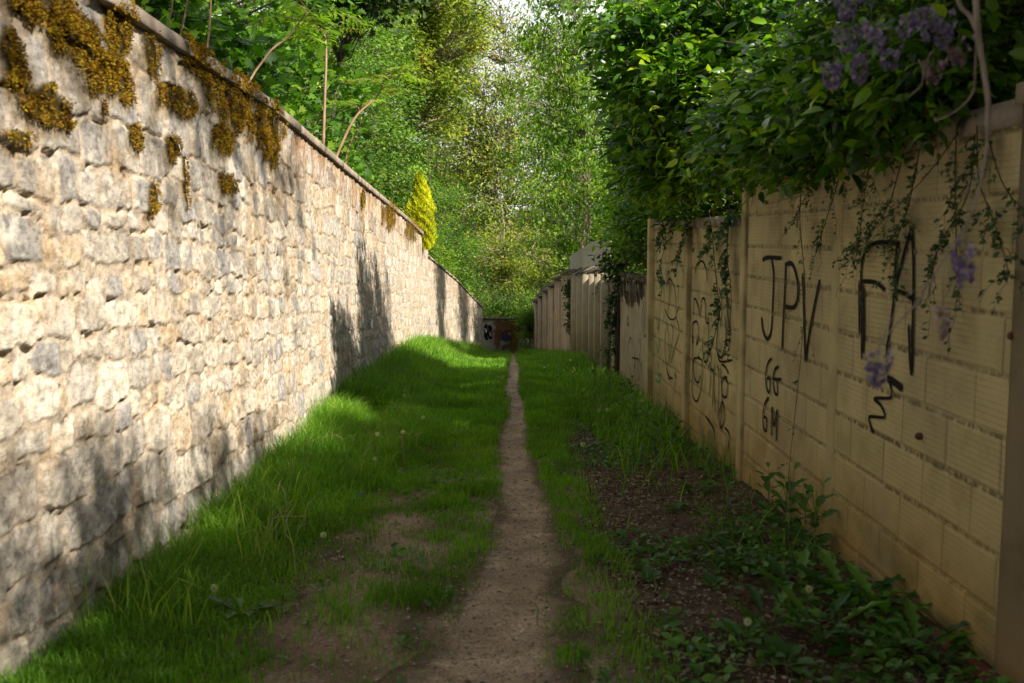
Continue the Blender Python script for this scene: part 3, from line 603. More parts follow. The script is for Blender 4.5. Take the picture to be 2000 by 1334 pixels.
# ------------------------------------------------------------------ graffiti ribbons
def smoothpts(P, n=6):
    P = np.asarray(P, float)
    if len(P) < 3: return np.stack([np.interp(np.linspace(0, 1, 8), [0, 1], P[:, k]) for k in range(P.shape[1])], -1)
    Q = np.vstack([2 * P[0] - P[1], P, 2 * P[-1] - P[-2]]); out = []
    for i in range(1, len(Q) - 2):
        for t_ in np.arange(n) / n:
            a_, b_, c_, d_ = Q[i - 1], Q[i], Q[i + 1], Q[i + 2]
            out.append(.5 * ((2 * b_) + (c_ - a_) * t_ + (2 * a_ - 5 * b_ + 4 * c_ - d_) * t_ ** 2 + (3 * b_ - a_ - 3 * c_ + d_) * t_ ** 3))
    out.append(Q[-2]); return np.array(out)
def strokes(root, name, S, width, mat, plane='x', at=XR - .0195, smooth=True):
    V = []; Q = []; A = []; n = 0
    for kk, st in enumerate(S):
        P = smoothpts(st) if smooth else np.array(st, float)
        W3 = np.array([tuple(onX(p[0], p[1], at)) if plane == 'x' else tuple(onY(p[0], p[1], at)) for p in P])
        d = np.gradient(W3, axis=0); d /= np.linalg.norm(d, axis=1)[:, None] + 1e-9
        nrm = np.array([1., 0, 0]) if plane == 'x' else np.array([0, 1., 0]); s_ = np.cross(d, nrm)
        off = [-1, -.5, 0, .5, 1]; al = [.05, .85, 1.0, .85, .05]; m_ = len(W3)
        ends = np.ones(m_); ends[0] = ends[-1] = .35
        for k_ in range(5):
            V.append(W3 + s_ * off[k_] * width * (.9 + .2 * fbm(np.arange(m_) * .3, kk, 5))[:, None] - nrm * .00015 * (kk % 12)); A.append(al[k_] * ends)
        i = np.arange(m_ - 1)
        for k_ in range(4): Q.append(np.stack([n + k_ * m_ + i, n + (k_ + 1) * m_ + i, n + (k_ + 1) * m_ + i + 1, n + k_ * m_ + i + 1], -1))
        n += 5 * m_
    return mk(name, np.concatenate(V), np.concatenate(Q), M[mat], root, attr=np.concatenate(A))
def c6(L): return [[(1333 + x / 3, 445 + y / 3) for x, y in s] for s in L]
def c2(L): return [[(1100 + x / 3.176, 440 + y / 3.176) for x, y in s] for s in L]
strokes(bw1, 'graffiti', c6([[(466, 188), (500, 174), (580, 178)], [(520, 180), (532, 270), (528, 430), (518, 600), (495, 650), (470, 600), (462, 520)],
    [(604, 208), (597, 400), (588, 560), (582, 718)], [(598, 215), (640, 212), (668, 290), (675, 390), (655, 462), (600, 462)],
    [(702, 262), (710, 480), (718, 790)], [(718, 785), (742, 620), (775, 440), (804, 300)]]), .021, 'black')['label'] = 'JPV tag in black spray paint'
strokes(bw1, 'graffiti', c6([[(522, 765), (500, 790), (487, 850), (488, 920), (503, 965), (511, 940), (510, 885), (492, 880)], [(562, 812), (540, 830), (530, 890), (537, 960), (555, 972), (552, 890)], [(530, 885), (578, 888)],
    [(505, 992), (482, 1030), (470, 1100), (474, 1170), (488, 1188), (491, 1120), (474, 1105)], [(519, 1222), (521, 1130), (524, 1050), (535, 1160), (553, 1068), (552, 1160), (547, 1255)], [(598, 20), (604, -10)], [(600, 40), (606, 5)]]), .0145, 'black')['label'] = 'small GG GM tag in black'
strokes(bw1, 'graffiti', c6([[(1048, 775), (1050, 600), (1048, 400), (1046, 250), (1062, 150), (1095, 105), (1160, 85), (1272, 92)], [(1058, 740), (1062, 560), (1060, 330)], [(1050, 312), (1120, 318), (1160, 340), (1184, 368)], [(1036, 640), (1034, 300)],
    [(1192, 742), (1225, 520), (1250, 330), (1295, 160), (1342, -10)], [(1342, -10), (1352, 200), (1350, 500), (1342, 870)], [(1325, 560), (1332, 760), (1340, 865)], [(1250, 368), (1300, 385), (1356, 424)], [(1262, 96), (1252, 180), (1246, 330)]]), .017, 'black')['label'] = 'large FA tag in black spray paint'
strokes(bw1, 'graffiti', c6([[(1196, 878), (1240, 905), (1288, 944)]]), .028, 'black')
strokes(bw1, 'graffiti', c6([[(1205, 885), (1222, 950), (1215, 995), (1122, 1000), (1160, 1040), (1182, 1108), (1096, 1106), (1098, 1150), (1118, 1205)]]), .012, 'black')
a = Acc()
for (px, py) in ((1797, 852), (1980, 656)):
    p = onX(px, py, XR - .02); a = Acc(); a.tube([p + Vector((.02, 0, 0)), p + Vector((-.012, 0, 0)), p + Vector((-.022, 0, 0)), p + Vector((-.024, 0, 0))], [.018, .018, .012, .001], 12)
    a.build('round_plug', M['rust'], bw1 if px < 1900 else pil, smooth=True)
at2 = XR + .03 - .02
strokes(bw2, 'graffiti', c2([[(815, 300), (830, 240), (865, 225), (888, 290), (890, 350)], [(806, 560), (812, 455), (835, 500), (845, 560), (860, 460), (878, 470), (885, 590), (900, 610)], [(805, 740), (800, 620), (830, 600), (840, 690), (825, 740), (835, 670)],
    [(800, 640), (803, 860), (800, 1040), (830, 1090), (855, 990), (862, 860), (850, 830), (808, 832), (812, 940), (835, 975), (850, 930)], [(900, 560), (900, 780), (880, 850), (865, 780), (862, 690)],
    [(905, 840), (915, 930), (905, 1060)], [(915, 890), (930, 920), (925, 1130)], [(938, 850), (935, 1000), (945, 1170)], [(955, 860), (965, 950), (958, 1200)], [(975, 870), (985, 1100), (975, 1250)],
    [(1015, 940), (985, 960), (985, 1050), (1010, 1060), (1018, 980), (1000, 930)], [(985, 1080), (1000, 1180), (980, 1260), (965, 1180), (985, 1090)], [(955, 800), (975, 845), (1050, 835)], [(950, 480), (960, 600), (950, 760), (980, 820), (1010, 700), (1000, 560)],
    [(965, 380), (985, 500), (975, 640)], [(1010, 420), (1020, 560), (1040, 690)], [(950, 300), (955, 420)], [(1000, 250), (1010, 400), (1030, 520)], [(980, 860), (1005, 880), (1025, 920)], [(880, 1180), (930, 1260), (940, 1334)], [(1000, 1250), (1030, 1300), (1020, 1400)]]), .0135, 'black', at=at2)['label'] = 'looping black tags on the right hand panel'
strokes(bw2, 'graffiti', c2([[(600, 480), (620, 360), (625, 540), (615, 620)], [(655, 260), (660, 400), (650, 540)], [(640, 380), (660, 330), (690, 400), (700, 560), (660, 580), (630, 520)], [(640, 600), (655, 700), (650, 860)], [(670, 600), (680, 680), (655, 850)], [(720, 500), (700, 560), (720, 660), (690, 760), (665, 860)],
    [(636, 640), (630, 780), (648, 930), (665, 960)], [(650, 840), (645, 900), (660, 940), (680, 950)], [(690, 920), (700, 950), (697, 900)], [(580, 520), (585, 640), (600, 580)], [(690, 960), (690, 1060)], [(725, 840), (727, 880)]]), .0135, 'faintpaint', at=at2)['label'] = 'faded scribbles on the left hand panel'
strokes(bw2, 'graffiti', c2([[(575, 720), (585, 790), (600, 700)], [(580, 830), (590, 900)], [(570, 960), (600, 970), (585, 920), (610, 930)], [(575, 1100), (580, 1160), (600, 1110), (605, 1190)], [(620, 1130), (625, 1230)], [(640, 1180), (650, 1250), (665, 1130)], [(655, 1150), (690, 1170)]]), .024, 'greenpaint', at=at2)['label'] = 'faint green spray paint marks'
strokes(cw, 'graffiti', c2([[(400, 560), (405, 620), (392, 600), (400, 560)], [(352, 560), (356, 600)], [(500, 460), (492, 560), (500, 680), (515, 670), (518, 560), (510, 470)], [(505, 520), (503, 640)],
    [(390, 720), (395, 860)], [(400, 740), (420, 700), (430, 860)], [(440, 720), (445, 900)], [(470, 700), (480, 760), (465, 860)], [(410, 860), (430, 960), (440, 860), (450, 980)], [(460, 860), (470, 960), (485, 850), (490, 990)], [(425, 820), (470, 830)]]), .016, 'faintpaint', at=XR + .008)['label'] = 'cramped black tag on the low concrete wall'
strokes(cw, 'mould', c2([[(x, 340 + rs.uniform(-5, 10)), (x + rs.uniform(-6, 6), 380), (x + rs.uniform(-8, 8), 400 + abs(math.sin((x - 350) / 50)) * 80 + rs.uniform(0, 50))] for x in range(345, 500, 8)]), .05, 'black', at=XR + .006)
def c1(L): return [[(900 + x / 4.4475, 450 + y / 4.4475) for x, y in s] for s in L]
strokes(ff, 'graffiti', c1([[(1185, 690), (1190, 780), (1180, 960)], [(1200, 640), (1205, 720)], [(1030, 600), (1032, 800)]]), .09, 'greybluepaint', at=XR - .02)
strokes(ff, 'graffiti', c1([[(1200, 660), (1205, 740), (1212, 700)], [(1270, 620), (1275, 800)], [(1250, 700), (1255, 860)]]), .09, 'yellowpaint', at=XR - .022)
strokes(ff, 'graffiti', c1([[(1080, 560), (1085, 640)], [(1110, 900), (1112, 980)], [(1060, 760), (1065, 880)]]), .08, 'redpaint', at=XR - .024)
for k_, (mat, S, w_) in enumerate([('redpaint', [[(x, 700 + rs.uniform(-20, 60)), (x + 2, 960)] for x in range(640, 700, 14)], .10), ('greybluepaint', [[(x, 640), (x, 980)] for x in range(705, 790, 22)], .12), ('faintpaint', [[(x, 640 + rs.uniform(0, 200)), (x + 3, 800 + rs.uniform(0, 160))] for x in range(650, 900, 17)], .05), ('orangepaint', [[(840, 520), (842, 700)], [(880, 640), (882, 800)], [(770, 760), (768, 880)]], .07)]):
    # these lie on the bending far wall: place each stroke at the wall's own X
    for st in c1(S):
        d = ray(*st[0]); t_ = 1.0
        for _i in range(900):
            p = CAM + d * t_
            if p.x > float(rwallx(p.y)) - .06: break
            t_ += .1
        if p.y < 29.6 or p.y > 49.5: continue
        seg = [e for e in edges if e <= p.y][-1]; j_ = edges.index(seg); X0 = float(rwallx((edges[j_] + edges[j_ + 1]) / 2))
        strokes(rw, 'graffiti', [st], w_, mat, at=X0 - .012 - .002 * k_)
E = EY - .012
strokes(ew, 'mural', c1([[(300, 790), (330, 840), (310, 940), (325, 1000)], [(340, 780), (330, 860), (320, 960)], [(300, 900), (335, 900)], [(375, 800), (400, 850)], [(400, 780), (385, 880)], [(310, 1000), (335, 1010)], [(290, 860), (305, 880)], [(345, 790), (350, 860)], [(500, 830), (520, 860), (480, 850)]]), .20, 'orangepaint', 'y', E)
strokes(ew, 'mural', c1([[(208, 850), (222, 825), (215, 900), (228, 955)], [(235, 840), (262, 850), (240, 900), (268, 945)], [(205, 930), (240, 880), (262, 900)], [(250, 820), (252, 870)]]), .09, 'black', 'y', E - .006)
strokes(ew, 'mural', c1([[(215, 850), (222, 890)], [(250, 880), (256, 920)]]), .03, 'whitepaint', 'y', E - .012)
strokes(ew, 'mural', c1([[(385, 900), (390, 960)], [(405, 910), (405, 950)], [(375, 930), (410, 930)]]), .32, 'bluepaint', 'y', E - .009)
strokes(ew, 'mural', c1([[(410, 840), (460, 820), (510, 850)], [(430, 870), (500, 880)], [(385, 860), (395, 900)]]), .35, 'brownpaint', 'y', E - .003)
strokes(ew, 'mural', c1([[(380, 990), (395, 1030)], [(385, 870), (400, 895)]]), .26, 'redpaint', 'y', E - .014)
strokes(ew, 'mural', c1([[(430, 940), (500, 960)], [(420, 1000), (500, 1010)], [(450, 900), (520, 920)]]), .45, 'yellowpaint', 'y', E - .001)

#@@VEG
# ================================================================== TREES AND SHRUBS
def curve3(a, b, sag=0.0, n=7, wob=.05, r=None):
    r = r or rng; a = np.array(a, float); b = np.array(b, float); t = np.linspace(0, 1, n)[:, None]; L = np.linalg.norm(b - a)
    P = a + (b - a) * t; P += np.sin(t * np.pi) * np.array([0, 0, sag * L]); P[1:-1] += r.randn(n - 2, 3) * wob * L / n * 2
    return P
def make_tree(name, label, cat, base, tips, crowns, nclu, lpc, ls, mat, bark='bark', tr=.12, seed=0, cr=.5, shape='kite', group=None, asp=.6, droop=.15,
              gap=.0, flat=.6, limbs=True, twig=.006, tophole=None, lfrac=1.0, kind=None, clip=None):
    """trunk from base to tips, foliage clusters spread in ellipsoid crowns [(cx,cy,cz,rx,ry,rz,weight)]"""
    r = np.random.RandomState(seed); root = thing(name, label, cat, tuple(base), group)
    base = np.array(base, float); W = Acc(); trunks = []
    for tp in tips:
        P = curve3(base + r.randn(3) * np.array([.08, .08, 0]), tp, 0, 10, .06, r); trunks.append(P); W.tube(P, np.linspace(tr, tr * .15, 10), 8, a=.5)
    allP = np.concatenate(trunks)
    wts = np.array([c[6] if len(c) > 6 else 1 for c in crowns], float); wts /= wts.sum(); C = []
    while len(C) < nclu:
        c = crowns[r.choice(len(crowns), p=wts)]; u = r.randn(3); u /= np.linalg.norm(u); u *= r.rand() ** (1 / 2.0)
        p = np.array(c[:3]) + u * np.array(c[3:6])
        if gap and vnoise(p[0] * .9 + p[2] * .6, p[1] * .5 + p[2] * .9, seed) < gap: continue
        if clip and not clip(p): continue
        C.append(p)
    C = np.array(C)
    P_, A_, N_, R_ = [], [], [], []
    for c in C:
        if limbs:
            d = np.linalg.norm(allP - (c - np.array([0, 0, .6])), axis=1) + (allP[:, 2] > c[2]) * 3; s0 = allP[np.argmin(d + r.rand(len(d)) * .4)]
            L = np.linalg.norm(c - s0); Q = curve3(s0, c, .06, 7, .10, r); W.tube(Q, np.linspace(max(twig * 1.2, tr * .28 * min(1, L / 3)), twig * .6, 7), 5, a=.5)
            for _ in range(3):
                e = c + r.randn(3) * cr * np.array([.8, .8, .5]); W.tube(curve3(Q[4], e, .03, 4, .1, r), np.linspace(twig * .8, twig * .25, 4), 3, a=.5)
        n = int(lpc * r.uniform(.6, 1.4)); s = cr * r.uniform(.7, 1.3)
        p = c + np.clip(r.randn(n, 3), -2.2, 2.2) * np.array([s, s, s * flat]) * .55
        out = norm(p - c) * .6 + r.randn(n, 3) * .7; out[:, 2] = out[:, 2] * .5 - droop
        P_.append(p); A_.append(out); N_.append(r.randn(n, 3) * .55 + np.array([0, -.15, 1])); R_.append(np.clip(r.rand() * .55 + r.rand(n) * .6 - .06, 0, 1))
    P_ = np.concatenate(P_); A_ = np.concatenate(A_); N_ = np.concatenate(N_); R_ = np.concatenate(R_)
    if clip is not None:
        k = np.array([clip(p) for p in P_]); P_, A_, N_, R_ = P_[k], A_[k], N_[k], R_[k]
    L = ls * r.uniform(.45, 1.35, len(P_))
    W.build('trunk', M[bark], root, smooth=True)
    leafobj('crown', P_, A_, N_, L, L * asp, M[mat], root, shape, rnd=R_)
    return root
# clip helpers: keep foliage out of the lane itself
offL = lambda p: (p[0] < float(wallx(max(0, p[1]))) - .02) or (p[2] > float(zbase(p[1])) + 3.15)
def G(x, y, z=0): return (x, y, float(zbase(y)) + z)
# --- left, behind the stone wall
make_tree('maple_tree', 'broad leaved maple at the top left just behind the mossy wall', 'tree', G(-5.2, 12), [(-5, 12.5, 7)], [(-4.6, 12.5, 4.2, 1.9, 3.2, 2.4), (-4.0, 11, 3.6, 1.3, 2.0, 1.5)], 95, 85, .135, 'maple', tr=.13, seed=1, cr=.55, shape='maple', asp=1.1, clip=offL)
make_tree('maple_tree', 'second dark green maple further back whose low branches touch the coping', 'tree', G(-4.6, 17.5), [(-4.6, 17.5, 7.5)], [(-4.2, 17, 3.9, 1.9, 2.8, 3.0)], 100, 85, .13, 'maple', tr=.14, seed=2, cr=.55, shape='maple', asp=1.1, clip=offL)
make_tree('maple_tree', 'tall maple filling the sky above the left wall', 'tree', G(-8.5, 20), [(-8.5, 20, 11)], [(-7.5, 19, 6, 3.4, 3.5, 4.2)], 130, 90, .15, 'maple', tr=.2, seed=3, cr=.75, shape='maple', asp=1.1, clip=offL)
make_tree('shrub_tree', 'fine leaved grey green thicket between the maples and the yellow conifer', 'tree', G(-4.6, 23), [(-4.3, 23, 6.5), (-4.8, 24, 6)], [(-4.0, 22.5, 2.9, 1.8, 3.2, 3.3)], 260, 150, .10, 'small', 'pale', twig=.012, tr=.07, seed=4, gap=.2, cr=.36, asp=.55, clip=offL)
make_tree('shrub_tree', 'fine leaved tall thicket rising behind the yellow conifer', 'tree', G(-4.8, 29), [(-4.6, 29, 8.5), (-5.2, 30, 7)], [(-4.2, 29, 3.6, 2.0, 3.4, 4.6)], 320, 150, .12, 'small', 'pale', twig=.014, tr=.09, seed=5, gap=.22, cr=.42, asp=.55, clip=offL)
make_tree('hedge_tree', 'bright green leafy tree leaning over the far stone wall', 'tree', G(-3.8, 36), [(-3.4, 36, 5.5)], [(-2.9, 35.5, .9, 1.5, 3.6, 3.0), (-2.6, 38, -.3, 1.2, 3, 1.8)], 170, 180, .09, 'bright', tr=.1, seed=6, cr=.6, asp=.6, clip=offL)
make_tree('hedge_tree', 'darker leafy tree over the last stretch of stone wall', 'tree', G(-3.3, 44), [(-3, 44, 6)], [(-2.2, 44, .6, 1.8, 3.6, 3.6), (-1.9, 46, -1.2, 1.2, 3, 1.6)], 170, 150, .10, 'maple', tr=.12, seed=7, cr=.7, asp=.7, clip=offL)
make_tree('tall_tree', 'tall grey green tree behind the left thickets with fine branches', 'tree', G(-7, 34), [(-6.5, 34, 14), (-5, 35, 12)], [(-5.6, 34, 7.5, 2.6, 4, 5.2)], 330, 120, .17, 'small', 'pale', twig=.016, tr=.2, seed=8, cr=.5, asp=.55, gap=.3)
make_tree('tall_tree', 'tall reddish tinged tree spreading over the top centre of the lane', 'tree', G(-4.5, 40), [(-3, 40, 16)], [(-2.6, 40, 9.5, 2.4, 4, 4.2)], 300, 100, .19, 'feather', 'pale', twig=.018, tr=.22, seed=9, cr=.5, asp=.5, gap=.42)
make_tree('maple_tree', 'dark maple bough hanging in from the top of the picture', 'tree', G(-3.3, 19.5), [(-3.2, 19.5, 8.2)], [(-2.5, 19, 6.4, 1.1, 1.6, .9)], 34, 110, .13, 'dark', tr=.08, seed=10, cr=.5, shape='maple', asp=1.1, clip=offL)
# --- beyond the end wall
make_tree('willow_tree', 'pale green feathery tree with light arching branches behind the end wall', 'tree', G(.4, 56), [(.2, 56, 3), (2.2, 57, 2)], [(.3, 56, -.6, 3.2, 2.6, 3.2), (2.4, 57, -1.2, 2.0, 2, 2.2)], 230, 90, .18, 'feather', 'pale', tr=.14, seed=11, cr=.5, asp=.4, gap=.34, twig=.026)
make_tree('shrub_tree', 'dark low shrub right behind the end wall coping', 'shrub', G(-.6, 52.5), [(-.6, 52.5, -1)], [(-.4, 52.3, -2.0, 2.1, 1, 1.3), (1.2, 52.5, -2.2, 1.5, 1, 1.0)], 90, 100, .10, 'maple', tr=.05, seed=12, cr=.4, asp=.7)
make_tree('poplar_tree', 'slender tall tree with white sky showing between its drooping leaves', 'tree', G(3.2, 46), [(3.0, 46, 15), (4.2, 47, 12)], [(2.6, 46, 5.4, 2.4, 2.6, 7.0)], 230, 60, .17, 'bright', 'pale', tr=.16, seed=13, cr=.8, asp=.45, gap=.12, twig=.012, droop=.7)
make_tree('poplar_tree', 'thin yellow green tree standing in the centre gap above the lane', 'tree', G(.6, 62), [(.4, 62, 14), (-.8, 63, 10)], [(-.4, 62, 7.0, 4.4, 2.4, 10.5)], 430, 58, .25, 'feather', 'pale', tr=.18, seed=14, cr=1.2, asp=.45, gap=.15, twig=.018, droop=.5)
make_tree('poplar_tree', 'bushy yellow green tree over the far stepped panel wall', 'tree', G(4.4, 37), [(4.2, 37, 7)], [(3.9, 37, 2.6, 1.5, 3, 4.2)], 140, 120, .14, 'bright', 'pale', tr=.12, seed=15, cr=.6, asp=.45, gap=.25, droop=.5)
make_tree('distant_tree', 'hazy blue green tree far down the hill left of centre', 'tree', G(-9, 85), [(-9, 85, 12)], [(-8, 84, 5, 7, 4, 9)], 260, 150, .36, 'small', tr=.3, seed=16, cr=1.8, asp=.6)
make_tree('distant_tree', 'hazy broad tree far down the hill behind the feathery tree', 'tree', G(3, 92), [(3, 92, 7)], [(2, 90, -.5, 8, 4, 4.8)], 260, 150, .36, 'maple', tr=.3, seed=17, cr=1.8, asp=.6)
make_tree('distant_tree', 'far tree glimpsed over the sheet metal fence', 'tree', G(15, 75), [(15, 75, 12)], [(12, 74, 4, 6, 4, 8)], 190, 120, .22, 'bright', tr=.3, seed=18, cr=1.6, asp=.6)
# --- right: hedge above the walls
offR = lambda p: p[2] > 1.0 or p[0] > XR + .25
def hclip(p):
    if p[0] < XR + .25 and p[2] < (2.1 if p[1] < 8.4 else 1.75 if p[1] < 13.7 else .95) - .35 + (.06 if p[1] < 8.4 else -.1): return False
    return True
make_tree('hedge_bush', 'big glossy leaved bush bulging over the block panels, sunlit at the top', 'bush', G(3.2, 11.2), [(3, 11, 3.6), (2.6, 10, 3.2), (3.2, 12.5, 3.8)],
          [(2.75, 11.4, 3.0, 1.2, 2.4, 1.5, 3.4), (2.45, 9.9, 3.1, .85, 1.3, 1.15, 1.5), (2.1, 12.5, 3.7, 1.0, 1.8, 1.4, 1.8), (1.9, 11.5, 2.4, .5, 1.8, .5, .6), (1.65, 10.2, 3.3, .55, .9, .8, .9)], 390, 115, .135, 'hedge', tr=.06, seed=21, cr=.34, shape='leaf', asp=.5, clip=hclip)
make_tree('hedge_bush', 'dim leafy bush drooping over the low concrete wall beside the block panels', 'bush', G(2.9, 15.6), [(2.7, 15.5, 3.2)],
          [(2.6, 15.4, 2.2, .75, 1.8, 1.5, 2), (2.5, 17.2, 1.7, .5, .8, 1.1, .8), (2.3, 14.6, 3.6, .9, 1.5, 1.2, 1.2)], 170, 120, .11, 'hedge', tr=.05, seed=22, cr=.32, shape='leaf', asp=.5, clip=hclip)
make_tree('hedge_bush', 'deep shaded bush behind the tagged block wall under the wisteria', 'bush', G(3.6, 6.6), [(3.6, 6.6, 3.0), (3.4, 5, 2.8)],
          [(3.1, 6.5, 2.95, .95, 1.7, 1.15, 2.2), (3.0, 4.2, 3.3, .95, 1.8, 1.5, 1.8), (2.6, 8.2, 2.55, .7, .8, .6, 1), (1.98, 6.4, 2.38, .24, 2.2, .30, 2.2), (2.05, 4.9, 2.45, .25, .9, .25, .8)], 440, 130, .10, 'hedge', tr=.05, seed=23, cr=.32, shape='leaf', asp=.5, clip=hclip)
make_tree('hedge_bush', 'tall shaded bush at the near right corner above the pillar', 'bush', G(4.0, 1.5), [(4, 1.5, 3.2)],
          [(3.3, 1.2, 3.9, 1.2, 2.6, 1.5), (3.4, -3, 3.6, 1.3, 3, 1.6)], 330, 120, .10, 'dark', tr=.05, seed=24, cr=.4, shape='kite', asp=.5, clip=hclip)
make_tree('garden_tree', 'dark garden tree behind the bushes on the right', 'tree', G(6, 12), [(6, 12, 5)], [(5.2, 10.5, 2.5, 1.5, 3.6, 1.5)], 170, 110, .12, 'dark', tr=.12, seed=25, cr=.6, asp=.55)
make_tree('garden_tree', 'leafy garden tree rising above the low concrete wall and fins', 'tree', G(6.0, 29), [(5.8, 29, 5)], [(4.8, 29, 2.6, 1.3, 3.0, 2.6)], 150, 130, .095, 'bright', tr=.12, seed=26, cr=.55, asp=.5, gap=.2)
make_tree('garden_tree', 'slim dark trunked tree in the gap behind the low concrete wall', 'tree', G(2.75, 15.3), [(2.7, 15.2, 3)], [(2.9, 16.5, 1.25, .35, 1.4, .45)], 28, 80, .07, 'hedge', tr=.05, seed=27, cr=.28, asp=.5, shape='leaf')
make_tree('ivy_bush', 'light green creeper on the corner where the panel wall meets the end wall', 'bush', (1.5, 49.2, -4.6), [(1.5, 49.2, -2.6)], [(1.5, 49.4, -3.0, .42, .6, 1.2), (1.45, 48.9, -2.3, .5, .7, .5)], 50, 110, .09, 'bright', tr=.03, seed=28, cr=.35, asp=.8, twig=.008)
make_tree('ivy_bush', 'dark ivy column hanging between two fence panels', 'ivy', (1.95, 27.0, -1.9), [(2.05, 27.0, .2)], [(1.98, 27.0, -.4, .10, .3, 1.0), (2.0, 27.2, .2, .2, .4, .25)], 36, 60, .07, 'dark', tr=.02, seed=29, cr=.16, asp=.8, twig=.005)
make_tree('ivy_bush', 'ivy stems and leaves in the dark slot beside the low concrete wall', 'ivy', (2.05, 17.5, -1.1), [(2.08, 17.5, 1.1)], [(2.02, 17.5, .0, .06, .16, 1.05), (2.0, 17.4, 1.1, .22, .3, .25)], 34, 36, .065, 'vine', tr=.02, seed=30, cr=.14, asp=.8, twig=.004)
a = Acc(); a.box(XR - .02, XR + .12, 17.22, 17.62, -1.6, .95); tag(a.build('dark_slot_box', plain('slot_box_dark', [(.015, .012, .01), (.04, .03, .022)], 8, stretch=(1, 1, .2))), 'dark box filling the slot after the low concrete wall', 'post')  # near-black box set into the dark gap
# unseen trees added around the viewer to block sun and sky
make_tree('garden_tree', 'added unseen tree behind the pillar blocking sun on the near right', 'tree', G(5, -3.5), [(5, -3.5, 5.5)], [(4.6, -3.0, 3.2, 2.2, 4.2, 1.7)], 190, 110, .14, 'dark', tr=.12, seed=31, cr=.6, asp=.55)  # added out of view to darken the near right side

make_tree('garden_tree', 'added unseen canopy above the viewer blocking sky light over the lane', 'tree', G(-3.6, -2.5), [(-1.5, 0, 8.5), (1, 2, 9)], [(1.8, 1.5, 9.9, 4.2, 7.0, 1.3), (-1.5, -3, 9.2, 3, 3, 1.3)], 300, 120, .22, 'dark', tr=.22, seed=32, cr=.85, asp=.55)  # out-of-view canopy, added to keep overhead sky light off the lane
make_tree('garden_tree', 'added unseen tree left of the stone wall blocking sky light', 'tree', G(-6, 1), [(-6, 1, 8)], [(-5, 1, 7, 2.2, 6.0, 2.6)], 200, 110, .18, 'maple', tr=.2, seed=33, cr=.85, asp=.6)  # added out of view, cuts the sky light reaching the right wall
make_tree('garden_tree', 'big tree shading the end wall from the right hand gardens', 'tree', G(7.5, 43), [(7.5, 43, 6)], [(6.2, 43.5, 1.5, 3.0, 4.5, 4.2)], 200, 130, .2, 'maple', tr=.2, seed=34, cr=.9, asp=.6)
make_tree('column_tree', 'narrow upright tree between the big bush and the sheet fence', 'tree', G(3.3, 26.3), [(3.3, 26.3, 4)], [(3.3, 26.3, 1.6, .5, .7, 2.6)], 60, 120, .10, 'bright', tr=.07, seed=35, cr=.35, asp=.55)
make_tree('column_tree', 'second narrow tree further down behind the panel wall', 'tree', G(3.4, 33.5), [(3.4, 33.5, 2)], [(3.4, 33.5, -.2, .5, .6, 2.4)], 50, 120, .11, 'small', tr=.07, seed=36, cr=.35, asp=.55)
make_tree('young_tree', 'young open tree with drooping fresh leaves filling the gap left of the big bush', 'tree', G(2.75, 30.5), [(2.4, 30.5, 8), (2.9, 31, 7)], [(2.0, 30.5, 6.3, 1.3, 1.4, 4.6)], 240, 46, .15, 'bright', 'pale', tr=.07, seed=37, cr=.5, asp=.48, gap=.15, twig=.009, droop=.8, shape='leaf')
# --- young pinnate stems on the left coping
def pinnate(root, stem, rad, fronds, mat='sumac', seed=0):
    r = np.random.RandomState(seed); S = smoothpts(np.array([tuple(p) for p in stem]), 5)
    a = Acc(); a.tube(S, np.linspace(rad, rad * .45, len(S)), 7); P_, A_, N_, L_, R_ = [], [], [], [], []
    tip = S[-1]; d0 = norm(S[-1] - S[-3])
    for k in range(fronds):
        s0 = S[-1 - int(abs(r.randn()) * .12 * len(S)) % (len(S) // 2)]; th = r.rand() * 6.28; ln = r.uniform(.35, .6)
        e = s0 + np.array([math.cos(th) * ln, math.sin(th) * ln, r.uniform(-.15, .3) * ln + .05]); Q = curve3(s0, e, .12, 9, .02, r); a.tube(Q, np.linspace(.004, .0015, 9), 4)
        fr = norm(e - s0); side = norm(np.cross(fr, [0, 0, 1])); rr = r.rand()
        for j in range(2, 9):
            for sg in (-1, 1):
                P_.append(Q[j]); A_.append(side * sg + fr * .35 + np.array([0, 0, -.25]) + r.randn(3) * .1); N_.append(np.array([0, 0, 1]) + r.randn(3) * .25); L_.append(.15 * (1.1 - abs(j - 5) * .11) * r.uniform(.8, 1.1)); R_.append(rr * .6 + r.rand() * .4)
        P_.append(Q[-1]); A_.append(fr); N_.append(np.array([0, 0, 1])); L_.append(.12); R_.append(rr)
    a.build('stem', M['stem'], root, smooth=True); L_ = np.array(L_)
    leafobj('leaves', np.array(P_), np.array(A_), np.array(N_), L_, L_ * .32, M[mat], root, 'leaf', rnd=np.array(R_))
def pxp(L, Y0, Y1): return [onY(x, y, Y0 + (Y1 - Y0) * i / (len(L) - 1)) for i, (x, y) in enumerate(L)]
